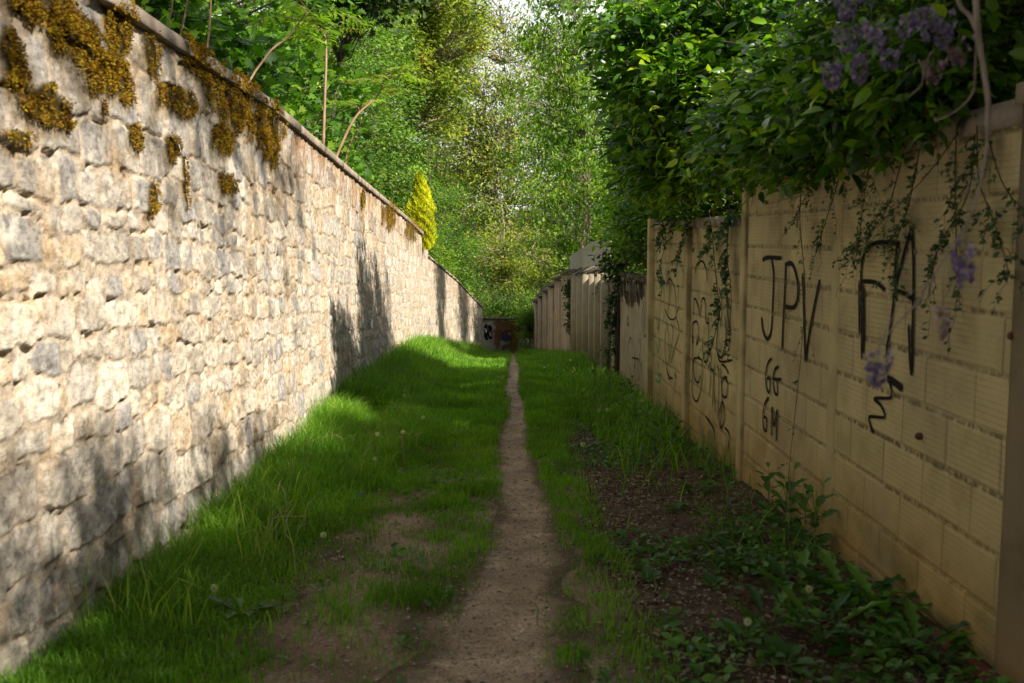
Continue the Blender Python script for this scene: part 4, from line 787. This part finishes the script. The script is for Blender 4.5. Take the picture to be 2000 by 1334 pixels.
for i_, (L, Y0, rad, fr, lab) in enumerate([
        ([(628, 300), (634, 200), (637, 100), (632, 60)], 12.6, .022, 12, 'straight reddish sapling standing on the coping with leaves at its tip'),
        ([(642, 292), (690, 235), (735, 190), (752, 150)], 12.9, .020, 11, 'curved sapling leaning right over the coping'),
        ([(668, 322), (680, 290), (705, 240), (700, 210)], 13.6, .016, 6, 'short dark sapling just right of the curved one'),
        ([(310, 60), (335, 20), (345, -60)], 7.3, .010, 7, 'leftmost thin pinkish stem rising behind the coping'),
        ([(340, 75), (365, 10), (372, -60)], 7.8, .011, 7, 'second thin stem rising behind the coping near the moss'),
        ([(398, 110), (410, 40), (415, -70)], 8.3, .013, 9, 'dark upright stem behind the gap in the coping'),
        ([(470, 150), (520, 110), (565, 70), (600, 20)], 9.5, .014, 10, 'slanting stem behind the big moss patch')]):
    if i_ < 3: root = thing('sapling', lab, 'sapling', tuple(onX(L[0][0], L[0][1], -2.1)), 'young saplings along the stone wall')
    else: root = thing('sapling', lab, 'sapling', tuple(onY(L[0][0], L[0][1], Y0)), 'young saplings along the stone wall')
    pts = pxp(L, Y0, Y0 + .3); pts[0] = pts[0] + Vector((0, 0, -.3)); 
    if i_ >= 3: pts = [pts[0] + Vector((0, 0, -1.2))] + pts
    pinnate(root, pts, rad, fr, seed=40 + i_)

# --- golden conifer leaning over the wall
r = np.random.RandomState(50); c0 = onX(828, 470, -1.95); cY = c0.y; s_ = cY / FPX
root = thing('golden_conifer', 'small bright yellow flame shaped conifer on top of the left wall', 'conifer', (c0.x, cY, c0.z - .2))
n = 15000; hgt = np.clip(r.rand(n) ** .9, 0, 1); cz = onX(828, 488, -1.95).z; H_ = 145 * s_
prof_ = np.interp(hgt, [0, .1, .3, .5, .65, .8, .92, 1], [8, 18, 28, 30, 21, 14, 8, 2]) * s_ * (1 + .35 * (vnoise(hgt * 9, hgt * 0 + 3, 5) - .5))
th = r.rand(n) * 6.28; ripple = .92 + .42 * np.sin(th * 4 + hgt * 19) * np.sin(hgt * 27 + th * 3); rad = prof_ * ripple * r.rand(n) ** .35
xo = -8 * s_ * hgt; P = np.stack([c0.x + xo + rad * np.cos(th), cY + rad * np.sin(th), cz + H_ * hgt + r.randn(n) * .012], -1)
A_ = np.stack([np.cos(th) * .6, np.sin(th) * .6, np.full(n, 1.1)], -1) + r.randn(n, 3) * .35
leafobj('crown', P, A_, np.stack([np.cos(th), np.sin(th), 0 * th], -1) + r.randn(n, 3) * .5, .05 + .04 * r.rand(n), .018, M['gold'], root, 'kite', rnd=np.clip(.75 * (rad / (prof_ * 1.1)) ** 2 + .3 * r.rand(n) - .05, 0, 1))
a = Acc(); a.tube([(c0.x - .1, cY, cz - 1.2), (c0.x - .05, cY, cz), (c0.x + xo.mean(), cY, cz + H_ * .8)], [.03, .025, .006], 7); a.build('trunk', M['bark'], root)

# --- hanging vines over the block walls
def vine(L, X, lab, nl, ls, rad=.003, seed=0, mat='vine', X2=None, cat='vine', spread=.035, sideN=5):
    r = np.random.RandomState(seed); X2 = X if X2 is None else X2
    pts = [tuple(onX(x, y, X + (X2 - X) * i / max(1, len(L) - 1))) for i, (x, y) in enumerate(L)]
    S = smoothpts(pts, 6); root = thing('hanging_vine', lab, cat, tuple(S[0]), 'thin vines trailing down the block walls')
    a = Acc(); a.tube(S, np.linspace(rad, rad * .5, len(S)), 5); P_, A_, N_ = [], [], []
    segs = [S]
    for k in range(int(sideN * 2.2)):
        i0 = r.randint(1, len(S) - 1); s0 = S[i0]; ln = r.uniform(.08, .34); e = s0 + np.array([-abs(r.randn()) * .03, r.randn() * ln * .8, -ln * r.uniform(.2, 1)]); Q = curve3(s0, e, .1, 7, .1, r); a.tube(Q, np.linspace(rad * .5, rad * .25, 7), 4); segs.append(Q)
    nl = int(nl * 2.6); per = max(1, nl // len(segs))
    for si, Q in enumerate(segs):
        m_ = max(4, per) if si == 0 else per
        for k in range(m_):
            t_ = r.rand() * (len(Q) - 1.01); i0 = int(t_); p = Q[i0] + (Q[i0 + 1] - Q[i0]) * (t_ - i0)
            sd = np.array([-.4 + .2 * r.randn(), r.choice([-1, 1]) * r.uniform(.4, 1), r.uniform(-.7, .3)])
            P_.append(p + sd * .006); A_.append(sd); N_.append(np.array([-1, -.3, .5]) + r.randn(3) * .5)
    a.build('stem', M['vstem'], root, smooth=True); P_ = np.array(P_); l_ = ls * .85 * r.uniform(.5, 1.35, len(P_))
    leafobj('leaves', P_, np.array(A_), np.array(N_), l_, l_ * .55, M[mat], root, 'leaf', rs=r)
xv = 2.02
VN = [([(1572, 300), (1562, 420), (1572, 545), (1570, 620), (1560, 740), (1545, 880), (1534, 1000)], 'longest thin vine reaching down through the letters JPV to the weeds', 46, .032, 9),
      ([(1655, 280), (1632, 370), (1610, 440), (1598, 480)], 'leafy vine tip hanging above and right of the J', 90, .03, 8),
      ([(1625, 300), (1590, 360), (1560, 410), (1548, 440)], 'short slanting vine above the tagged letters JPV', 60, .028, 6),
      ([(1712, 260), (1690, 370), (1680, 450), (1668, 520)], 'leafy vine hanging over the left leg of the big FA tag', 110, .032, 9),
      ([(1765, 300), (1735, 400), (1700, 450), (1655, 500)], 'vine slanting down left across the top of the FA tag', 100, .032, 9),
      ([(1872, 258), (1820, 330), (1770, 385), (1724, 432)], 'straight twig slanting down left under the wisteria', 34, .03, 5),
      ([(1800, 270), (1775, 400), (1752, 470), (1745, 560)], 'vine falling across the middle of the FA tag', 110, .034, 9),
      ([(1867, 270), (1866, 400), (1870, 520), (1875, 600)], 'upright vine right of the FA tag', 60, .034, 6),
      ([(1905, 262), (1890, 380), (1835, 480), (1812, 580)], 'leafy vine curling behind the flower branch', 120, .034, 9),
      ([(1908, 245), (1912, 350), (1940, 430), (1958, 490), (1975, 545)], 'rightmost vine ending in a leafy tuft near the pillar', 70, .036, 7),
      ([(1925, 250), (1955, 350), (1990, 400), (2020, 410)], 'vine arching over to the pillar', 40, .034, 6),
      ([(1500, 322), (1480, 350), (1470, 360)], 'tiny tangle of twigs under the coping end', 24, .024, 8)]
for i_, (L, lab, nl, ls, sn) in enumerate(VN): vine(L, xv, lab, nl, ls, .0034, 60 + i_, X2=xv - .03 * (i_ % 3), sideN=sn)
VN2 = [([(1290, 415), (1300, 470), (1290, 520), (1302, 560)], 'vine on the leftmost narrow block panel', 70), ([(1352, 420), (1340, 460), (1325, 500), (1320, 540)], 'vine hanging beside the middle mossy post', 80),
       ([(1385, 410), (1392, 470), (1400, 560), (1410, 600)], 'vine over the looping black tags', 90), ([(1425, 400), (1420, 500), (1428, 570), (1424, 680)], 'long vine beside the right hand mossy post', 110),
       ([(1445, 400), (1420, 440), (1395, 460), (1370, 500)], 'vine slanting left from the end of the tall wall', 100), ([(1330, 410), (1300, 440), (1285, 470)], 'bushy vine tip over the narrow panel coping', 90),
       ([(1400, 640), (1408, 600), (1395, 660), (1385, 690)], 'little sprig in the middle of the tagged panel', 40)]
for i_, (L, lab, nl) in enumerate(VN2): vine(L, 2.02, lab, nl, .06, .005, 80 + i_, sideN=7)
VN3 = [([(1205, 520), (1180, 545), (1168, 560), (1160, 575)], 'twig reaching left in front of the fins', 30), ([(1230, 500), (1215, 560), (1195, 600), (1185, 640)], 'leafy shoot drooping in front of the low wall edge', 60)]
for i_, (L, lab, nl) in enumerate(VN3): vine(L, 1.95, lab, nl, .08, .005, 90 + i_, sideN=6)

# --- wisteria near the lens
def raceme(cx, cy, wpx, hpx, D, lab, seed, mat='flower', stem=None, dens=1.0):
    r = np.random.RandomState(seed); c = onY(cx, cy, D); s_ = D / FPX; W_, H_ = wpx * s_ / 2, hpx * s_
    top = Vector((c.x, c.y, c.z + H_ / 2)); root = thing('wisteria_raceme', lab, 'flower', tuple(top), 'lilac wisteria flower clusters')
    n = int(46 * dens); a = Acc(); a.tube([top + Vector((0, 0, .04)), top, c, c - Vector((0, 0, H_ * .45))], [.0012, .0012, .0009, .0005], 4); P_, A_, N_, L_ = [], [], [], []
    for k in range(n):
        t_ = r.rand() ** .8; rr = W_ * (1 - .75 * t_ ** 1.5) * r.uniform(.55, 1.05); th = r.rand() * 6.28
        f = np.array([top.x + rr * math.cos(th), top.y + rr * math.sin(th), top.z - H_ * t_]); a.tube([(top.x, top.y, f[2] + rr * .4), f], .0005, 3)
        o = np.array([math.cos(th), math.sin(th), -.3])
        for q, (oz, lw) in enumerate([(.7, 1.2), (-.2, .8), (-.8, .7), (.2, .75)]):
            P_.append(f); A_.append(o * .6 + np.array([0, 0, oz]) + r.randn(3) * .35); N_.append(o + r.randn(3) * .4); L_.append(.0135 * lw * r.uniform(.8, 1.2))
    a.build('stalk', M['gstem'], root); L_ = np.array(L_)
    leafobj('petals', np.array(P_), np.array(A_), np.array(N_), L_, L_ * .95, M[mat], root, 'leaf', rs=r)
    return top
RC = [(1885, 515, 52, 92, 2.5, 'fullest lilac raceme hanging right of the FA tag', 'flower'), (1715, 716, 62, 72, 2.35, 'lowest lilac raceme at the tip of the slanting branch over the FA tag', 'flower'),
      (1841, 632, 22, 66, 2.5, 'small wilted dark raceme hanging below the full one', 'drypetal'), (1738, 96, 72, 78, 2.9, 'big raceme in the middle of the top right cluster', 'flower'),
      (1628, 146, 50, 52, 3.0, 'leftmost lower raceme of the top right cluster', 'flower'), (1680, 132, 42, 56, 3.0, 'raceme between the leftmost and the big one at the top right', 'flower'),
      (1656, 14, 54, 50, 3.0, 'raceme touching the top edge left of the flower mass', 'flower'), (1655, 78, 62, 46, 3.0, 'loose pale raceme left of the big one', 'flower'), (1812, 44, 34, 66, 2.9, 'upper raceme just right of the big one', 'flower'),
      (1842, 60, 50, 66, 2.9, 'raceme in front of the hanging pale branch', 'flower'), (1822, 140, 44, 40, 2.9, 'faded raceme under the flower mass', 'drypetal'), (1872, 100, 50, 50, 2.9, 'faded raceme beside the branch fork', 'drypetal'),
      (1780, 40, 50, 36, 3.1, 'small raceme high behind the big one', 'flower'), (1700, 60, 36, 34, 3.1, 'small raceme high left behind the big one', 'flower')]
tops = [raceme(*x[:6], 100 + i, mat=x[6], dens=1.0 if x[2] > 40 else .6) for i, x in enumerate(RC)]
root = thing('wisteria_branch', 'pale bare wisteria branch hanging in at the top right with twisting twigs', 'branch', tuple(onY(1905, -60, 2.6)))
a = Acc()
def br(L, D0, D1, r0, r1):
    P = smoothpts([tuple(onY(x, y, D0 + (D1 - D0) * i / (len(L) - 1))) for i, (x, y) in enumerate(L)], 8); a.tube(P, np.linspace(r0, r1, len(P)), 8)
br([(1900, -120), (1906, 0), (1910, 60), (1922, 140), (1930, 200), (1928, 245)], 2.6, 2.55, .0075, .0065)
br([(1928, 240), (1925, 300), (1905, 400), (1880, 450), (1840, 510), (1800, 580), (1745, 640), (1722, 668)], 2.55, 2.35, .0035, .0018)
br([(1862, -40), (1875, 10), (1895, 32), (1908, 60)], 2.7, 2.6, .005, .006)
br([(1908, 60), (1905, 130), (1900, 180), (1870, 215), (1830, 235), (1826, 230)], 2.6, 2.75, .0028, .002)
br([(1820, 100), (1806, 130), (1800, 165), (1780, 185)], 2.9, 2.95, .003, .002)
br([(1720, 668), (1760, 590), (1800, 560), (1850, 530)], 2.36, 2.45, .0012, .0012)
br([(1885, 470), (1893, 380), (1912, 330)], 2.5, 2.54, .0014, .0014); br([(1841, 600), (1843, 520), (1846, 505)], 2.5, 2.5, .001, .001)
a.build('wood', M['pale'], root, smooth=True)
# small leaves and top vine mass carrying the flowers
make_tree('wisteria_vine', 'shaded wisteria foliage carrying the flower clusters at the top right', 'vine', (2.6, 3.4, 2.2), [(2.0, 3.4, 3.1), (1.6, 3.2, 3.0), (2.0, 4.4, 3.0)],
          [(1.95, 3.9, 3.0, .8, 1.2, .32, 2), (1.7, 3.3, 2.95, .5, .5, .2, 1), (2.1, 5.4, 2.75, .55, 1.4, .35, 2)], 95, 60, .062, 'dark', 'vstem', tr=.014, seed=130, cr=.22, shape='leaf', asp=.4, twig=.0025, clip=lambda p: p[2] > 2.25)

# ================================================================== GROUND COVER
def inframe(x, y): return True
r = np.random.RandomState(200)
def sample(n, x0, x1, y0, y1, dens):
    x = r.uniform(x0, x1, n); y = y0 + (y1 - y0) * r.rand(n) ** 1.35; k = dens(x, y) > r.rand(n); return x[k], y[k]
def dens_short(x, y):
    px_ = np.abs(x - pathx(y)) / pathw(y); d = sstep(.6, 1.5, px_ + .9 * (fbm(x * 6, y * 4, 230) - .5))
    bare = sstep(.46, .60, fbm(x * 1.6 + 3, y * .75, 201)); left = (x < pathx(y)) * sstep(9.5, 7.5, y) * sstep(-1.35, -1.0, x)
    d = d * (1 - .8 * bare * left)
    soil = sstep(.62, .8, x + .08 * (fbm(y * 2, x * 2, 203) - .5)) * sstep(15, 9, y + 2 * (fbm(x * 3, y * 2, 208) - .5)); d = d * (1 - .96 * soil)
    soil2 = np.exp(-((x - (.95)) / .12) ** 2) * sstep(20, 14, y); d = d * (1 - .8 * soil2)
    strip = (x > pathx(y)) * sstep(6, 4.5, y) * .35; d = d * (1 - strip * sstep(.4, .6, fbm(x * 3, y * 3, 205)))
    return d * (.2 + .8 * sstep(.35, .6, fbm(x * 5, y * 5, 207))) * (1 - .5 * sstep(9, 6, y))
def blades(name, x, y, h, wd, mat, label, leanx=0, bend=.45, rn=None):
    n = len(x); z = zg(x, y) - .005; th = r.rand(n) * 6.283; ln = h * bend * r.uniform(.3, 1.5, n); dx = np.cos(th) * ln + leanx * h; dy = np.sin(th) * ln
    vx = -np.sin(th + r.randn(n)); vy = np.cos(th + r.randn(n)); w2 = wd / 2
    B = np.stack([x, y, z], -1); S = np.stack([vx, vy, 0 * vx], -1) * w2[:, None]
    m1 = B + np.stack([dx * .18, dy * .18, h * .42], -1); m2 = B + np.stack([dx * .52, dy * .52, h * .78], -1); tp_ = B + np.stack([dx, dy, h * (1 - .35 * (ln / h) ** 2)], -1)
    V = np.stack([B - S, B + S, m1 - S * .9, m1 + S * .9, m2 - S * .6, m2 + S * .6, tp_], 1).reshape(-1, 3)
    T = np.array([(0, 1, 3), (0, 3, 2), (2, 3, 5), (2, 5, 4), (4, 5, 6)])[None] + (np.arange(n) * 7)[:, None, None]
    rn = r.rand(n) * .55 + .42 * fbm(x * 1.6, y * 1.6, 209) if rn is None else rn
    o = mk(name, V, T.reshape(-1, 3), M[mat], attr=np.repeat(np.clip(rn, 0, 1), 7)); o['label'] = label; o['category'] = 'grass'; o['kind'] = 'stuff'; return o
x, y = sample(300000, -1.95, 2.0, 3.2, 14, dens_short)
tuft = sstep(.55, .75, fbm(x * 2.6, y * 2.2, 231)); hh = .022 + .06 * tuft + .018 * sstep(6, 10, y) + .045 * fbm(x * 3, y * 3, 211) * r.uniform(.5, 1.6, len(x)) + .03 * sstep(8, 13, y); blades('grass', x, y, hh, .0035 + .003 * r.rand(len(x)), 'grass', 'short patchy grass either side of the trodden path')
x, y = sample(170000, -1.95, 2.0, 12.5, 50, lambda x, y: sstep(.6, 1.5, np.abs(x - pathx(y)) / pathw(y) + 1.1 * (fbm(x * 5, y * 1.6, 232) - .5)) * (x > wallx(y) + .03) * (x < rwallx(y)) * (.4 + .6 * sstep(.3, .5, fbm(x * 3, y * 2, 213))))
hh = .07 + .12 * fbm(x * 2, y * 1, 215) * r.uniform(.5, 1.5, len(x)); blades('grass', x, y, hh, .007 + .006 * r.rand(len(x)), 'grass', 'grass covering the lane down to the end wall')
def dtall(x, y):
    e = -1.08 - .35 * (fbm(y * 1.1, 0, 217) - .5) + .55 * sstep(7, 14, y); return sstep(e + .12, e - .3, x) * (.35 + .65 * sstep(.35, .55, fbm(x * 4, y * 3, 219)))
x, y = sample(120000, -1.97, -.5, 3.3, 14, dtall)
hh = (.06 + (.05 + .10 * sstep(4.5, 7, y)) * sstep(-1.3, -1.8, x) + .10 * sstep(6, 10, y)) * r.uniform(.3, 1.5, len(x)) * (.6 + .8 * fbm(x * 2.5, y * 2, 221)); blades('grass', x, y, hh, .004 + .004 * r.rand(len(x)), 'grass', 'long dark green grass along the foot of the stone wall', bend=.6)
x, y = sample(70000, -2.05, -.2, 12, 45, lambda x, y: (x > wallx(y) + .02) * (x < wallx(y) + 1.2 - .35 * fbm(y, 1, 5)) * (.4 + .6 * sstep(.35, .55, fbm(x * 3, y * 1.5, 223))))
hh = (.18 + .36 * sstep(1.0, .1, x - wallx(y))) * r.uniform(.5, 1.3, len(x)); blades('grass', x, y, hh, .009 + .007 * r.rand(len(x)), 'grass', 'tall feathery grass bank beside the far stone wall', bend=.6)
x, y = sample(34000, .7, 2.05, 5.5, 48, lambda x, y: (x < rwallx(y)) * (.015 + .985 * sstep(7.5, 13, y + 2.2 * (fbm(x * 2, y * 1.5, 226) - .5))) * (sstep(.9, 1.3, x) + .25 * sstep(10, 8, y)) * (.2 + .8 * sstep(.4, .55, fbm(x * 3, y * 1.5, 225))))
hh = (.14 + .22 * r.rand(len(x))); blades('grass', x, y, hh, .008 + .008 * r.rand(len(x)), 'grass', 'rank grass and weeds at the foot of the right hand walls', bend=.7)
x, y = sample(5200, -1.97, -.3, 4.5, 26, lambda x, y: sstep(.5, -.0, x - wallx(y) - .55) * sstep(.42, .6, fbm(x * 2, y * 1.2, 240)))
blades('grass', x, y, .30 * r.uniform(.6, 1.5, len(x)), .004 + .004 * r.rand(len(x)), 'grass', 'tall loose seeding grass leaning from the stone wall', bend=.75, rn=.6 + .4 * r.rand(len(x)))
# broad leaf weeds as stuff between the grass (clover-like)
x, y = sample(34000, -1.9, 2.0, 3.4, 30, lambda x, y: (.22 + .78 * (x > .75)) * sstep(.45, .6, fbm(x * 1.7, y * 1.2, 227)) * (np.abs(x - pathx(y)) > pathw(y) * 1.3))
n = len(x); th = r.rand(n) * 6.28; L = .03 + .05 * r.rand(n); P = np.stack([x, y, zg(x, y) + .02 + .10 * r.rand(n) * sstep(.9, 1.6, x)], -1)
o = leafobj('ground_cover', P, np.stack([np.cos(th), np.sin(th), .4 + 0 * th], -1), r.randn(n, 3) * .4 + np.array([0, 0, 1]), L, L * .6, M['weed'], None, 'leaf', rs=r); tag(o, 'low broad leaved ground cover along the right hand wall', 'ground cover', kind='stuff')
# dead leaves and twigs on the right, pebbles on the path
x, y = sample(22000, -1.2, 2.0, 3.3, 16, lambda x, y: sstep(.45, .75, x) * .9 + .05)
n = len(x); th = r.rand(n) * 6.28; L = .018 + .035 * r.rand(n)
o = leafobj('leaf_litter', np.stack([x, y, zg(x, y) + .012], -1), np.stack([np.cos(th), np.sin(th), .15 * r.randn(n)], -1), r.randn(n, 3) * .4 + np.array([0, 0, 1]), L, L * .5, M['litter'], None, 'leaf', rs=r); tag(o, 'dry brown leaves scattered over the dark soil', 'leaf litter', kind='stuff')
oc = np.array([(1, 0, 0), (0, 1, 0), (-1, 0, 0), (0, -1, 0), (0, 0, .7), (0, 0, -.7)]); of = np.array([(0, 1, 4), (1, 2, 4), (2, 3, 4), (3, 0, 4), (1, 0, 5), (2, 1, 5), (3, 2, 5), (0, 3, 5)])
x, y = sample(34000, -1.3, 1.3, 3.2, 22, lambda x, y: np.maximum(sstep(1.5, .6, np.abs(x - pathx(y)) / pathw(y)), .5 * (x < 1.2) * (y < 9)))
n = len(x); s_ = (.003 + .010 * r.rand(n) ** 4)[:, None, None]; V = oc[None] * s_ * r.uniform(.6, 1.4, (n, 1, 3)) * (1 + .3 * r.randn(n, 6, 1)) + np.stack([x, y, zg(x, y) + .014], -1)[:, None]
o = mk('gravel', V.reshape(-1, 3), (of[None] + (np.arange(n) * 6)[:, None, None]).reshape(-1, 3), M['pebble'], attr=np.repeat(r.rand(n), 6)); tag(o, 'fine loose gravel trodden into the path', 'gravel', kind='stuff')
# dandelion clocks
def clock(p, h, lab, seed, s=1.0):
    q = np.random.RandomState(seed); root = thing('dandelion_clock', lab, 'dandelion', tuple(p), 'dandelion seed heads'); a = Acc(); tp_ = np.array([p[0] + q.randn() * .03, p[1] + q.randn() * .03, p[2] + h])
    a.tube(curve3(p, tp_, 0, 6, .05, q), .0018 * s, 5); a.build('stalk', M['gstem'], root)
    n = 420; u = norm(q.randn(n, 3)); R_ = .017 * s; P = tp_ + u * R_ * q.uniform(.75, 1, (n, 1)); leafobj('seed_head', P, u * .3 + q.randn(n, 3), u + q.randn(n, 3) * .3, .0065 * s, .0016 * s, M['clock'], root, 'kite', rs=q)
CL = [(437, 1148, .16, 'seed head in the dark grass at the bottom left'), (625, 1040, .16, 'lone seed head beside the bare soil patch'), (730, 850, .22, 'seed head in the mid left grass'), (792, 775, .25, 'seed head near the shaded strip of wall'),
      (820, 815, .2, 'seed head between two bent stalks on the left'), (1577, 1150, .16, 'bright seed head among the weeds by the block wall'), (1455, 1208, .12, 'ragged seed head on a bent stalk at the lower right'),
      (1066, 717, .2, 'seed head just right of the far path'), (1112, 705, .32, 'tallest far seed head on the right verge'), (1138, 762, .28, 'seed head in front of the fins'), (1168, 805, .22, 'seed head at the edge of the weeds near the low wall'),
      (1196, 800, .25, 'seed head below the low concrete wall'), (1140, 868, .18, 'seed head nearest the path in the middle of the right verge'), (1118, 725, .25, 'small far seed head under the tallest one'), (1778, 1330, .1, 'seed head cut by the bottom edge'),
      (795, 848, .18, 'faint seed head low in the left grass'), (728, 900, .18, 'seed head deep in the left grass')]
for i, (px, py, h, lab) in enumerate(CL):
    d = ray(px, py); t_ = 1.0
    for _ in range(900):
        p = CAM + d * t_
        if p.z - h < gz(p.x, p.y): break
        t_ *= 1.01
    clock((p.x, p.y, gz(p.x, p.y)), h, 'dandelion ' + lab, 300 + i, 1.0 if p.y < 9 else 1.25)
# weeds: rosettes and leafy plants on the right
def rosette(seed, n, L, asp, up, stemh=0):
    q = np.random.RandomState(seed); root = thing('dock_plant' if up < .8 else 'nettle_plant', 'x', 'weed', (0, 0, 0)); P, A_, N_, l_ = [], [], [], []
    for k in range(n):
        th = k * 2.4 + q.randn() * .3; zz = stemh * (k / n) ** .8 if stemh else .0; o = np.array([math.cos(th), math.sin(th), 0]); st = .25 * L * q.uniform(.6, 1.4)
        P.append(o * st + np.array([0, 0, zz + st * up])); A_.append(o + np.array([0, 0, up * q.uniform(.3, 1.3)])); N_.append(np.array([0, 0, 1]) - o * up * .7 + q.randn(3) * .12); l_.append(L * q.uniform(.6, 1.15) * (1 - .4 * (k / n if stemh else 0)))
    a = Acc()
    for p_ in P: a.tube([(0, 0, p_[2] * .6 if stemh else 0), p_], .0016, 4)
    if stemh: a.tube([(0, 0, -.02), (0, 0, stemh)], [.004, .002], 5)
    a.build('stem', M['gstem'], root, loc=1); l_ = np.array(l_)
    V, T, k_ = leaves(np.array(P), np.array(A_), np.array(N_), l_, l_ * asp, 'tooth' if seed in (401, 402, 403, 405) else 'leaf')
    # scalloped, gently cupped blades
    mk('leaves', V, T, M['weed'], root, attr=np.repeat(q.rand(len(P)), k_), smooth=True, loc=1); return root
protos = [rosette(401, 11, .17, .42, .55), rosette(402, 9, .20, .30, .75), rosette(403, 14, .10, .62, .9, .26), rosette(404, 10, .12, .7, .5), rosette(405, 16, .085, .6, 1.0, .38)]
WP = [(1540, 1060, 2, 1.25, 'tall nettle clump touching the wall under the long vine'), (1500, 1010, 2, 1.0, 'nettle just behind the tall clump'), (1590, 1090, 2, 1.1, 'nettle right of the tall clump with leaves over the orange stain'), (1620, 1075, 4, .8, 'nettle leaning on the block wall foot'),
      (1430, 1110, 0, 1.2, 'dock with upright toothed leaves left of the nettles'), (1490, 1120, 0, 1.0, 'spreading dandelion rosette in front of the nettles'), (1560, 1180, 1, 1.2, 'long leaved rosette around the bright seed head'), (1500, 1240, 1, 1.1, 'pale rosette at the soil edge near the bottom'),
      (1600, 1260, 1, 1.2, 'large flat rosette at the bottom'), (1660, 1200, 1, 1.25, 'upright toothed rosette near the clay edging'), (1730, 1220, 1, 1.2, 'rosette with tall leaves against the wall'), (1790, 1290, 1, 1.1, 'rosette at the bottom near the pillar'),
      (1680, 1290, 0, 1.3, 'dark dock between the two bottom rosettes'), (1540, 1310, 3, 1.2, 'round leaved weed at the bottom edge'), (1270, 1140, 3, .8, 'single small plant standing in the soil strip'), (1380, 1070, 3, .9, 'round leaved weed behind the dock'),
      (1320, 1000, 3, .9, 'small weed in the middle of the soil strip'), (1360, 960, 0, 1.0, 'weed under the second mossy post'), (1290, 900, 2, 1.2, 'broad leafy plant below the tagged panels'), (1320, 890, 2, 1.0, 'leafy plant right of the broad one'),
      (1260, 890, 4, .9, 'upright weed left of the broad leafy plant'), (1240, 850, 2, 1.1, 'weed hiding the foot of the low wall'), (1215, 830, 4, 1.0, 'weed before the low concrete wall'), (1190, 800, 4, 1.1, 'weed near the dark slot'), (1230, 800, 2, 1.3, 'tall weed against the low concrete wall'),
      (1160, 770, 4, 1.2, 'weed at the foot of the fins'), (1185, 850, 3, 1.1, 'low round leaved weed on the right verge'), (1140, 780, 3, 1.3, 'low weed further down the right verge'), (1420, 1010, 2, .9, 'nettle at the foot of the right hand post'), (1450, 1060, 3, 1.0, 'round leaved weed before the nettles'),
      (1395, 1150, 3, .8, 'tiny weed in the leaf litter'), (1450, 1270, 0, .9, 'small dock at the left edge of the weeds'), (1840, 1310, 0, 1.2, 'dock at the foot of the pillar'), (660, 910, 0, .9, 'broad leaved plant in the left grass'), (470, 1215, 0, 1.0, 'broad leaved plant in the dark grass at the bottom left'),
      (700, 985, 3, .7, 'round leaved weed by the bare patch on the left'), (560, 1050, 0, .8, 'dock in the long grass below the sunlit wall'), (880, 790, 3, 1.0, 'weed in the middle of the left grass')]
used = set()
for i, (px, py, k_, s, lab) in enumerate(WP):
    p = onG(px, py); nm = {0: 'dock', 1: 'rosette', 2: 'nettle', 3: 'weed', 4: 'nettle'}[k_]; loc = (min(p.x, 1.93), p.y, gz(p.x, p.y) + .004); grp = 'leafy weeds on the ground'
    if k_ not in used: o = protos[k_]; o.location = loc; o.rotation_euler.z = r.rand() * 6; s *= (1.3 if k_ in (2, 4) else 1); o.scale = (s, s, s); o['label'] = lab; o['group'] = grp; used.add(k_)
    else: o = dup(protos[k_], loc, r.rand() * 6.28, s * (1.3 if k_ in (2, 4) else 1) * r.uniform(.9, 1.1), lab, grp)
# bent dry stalks in the left grass
a = Acc()
for k in range(46):
    px = r.uniform(560, 860); py = r.uniform(760, 930) if k < 30 else r.uniform(930, 1150); px = min(px, 860) if py < 930 else r.uniform(500, 640); p = onG(px, py)
    if p.x < -1.9: continue
    h = r.uniform(.2, .42); th = r.rand() * 6.28; b = r.uniform(.05, .3); a.tube(smoothpts([(p.x, p.y, gz(p.x, p.y)), (p.x + b * .2 * math.cos(th), p.y + b * .2 * math.sin(th), p.z + h * .7), (p.x + b * math.cos(th), p.y + b * math.sin(th), p.z + h * r.uniform(.7, 1))], 4), .0022 if p.y < 9 else .0036, 4)
tag(a.build('dry_stalks', plain('straw', [(.28, .24, .10), (.42, .38, .2)], 20)), 'pale bent grass stalks standing above the left grass', 'grass', kind='stuff')
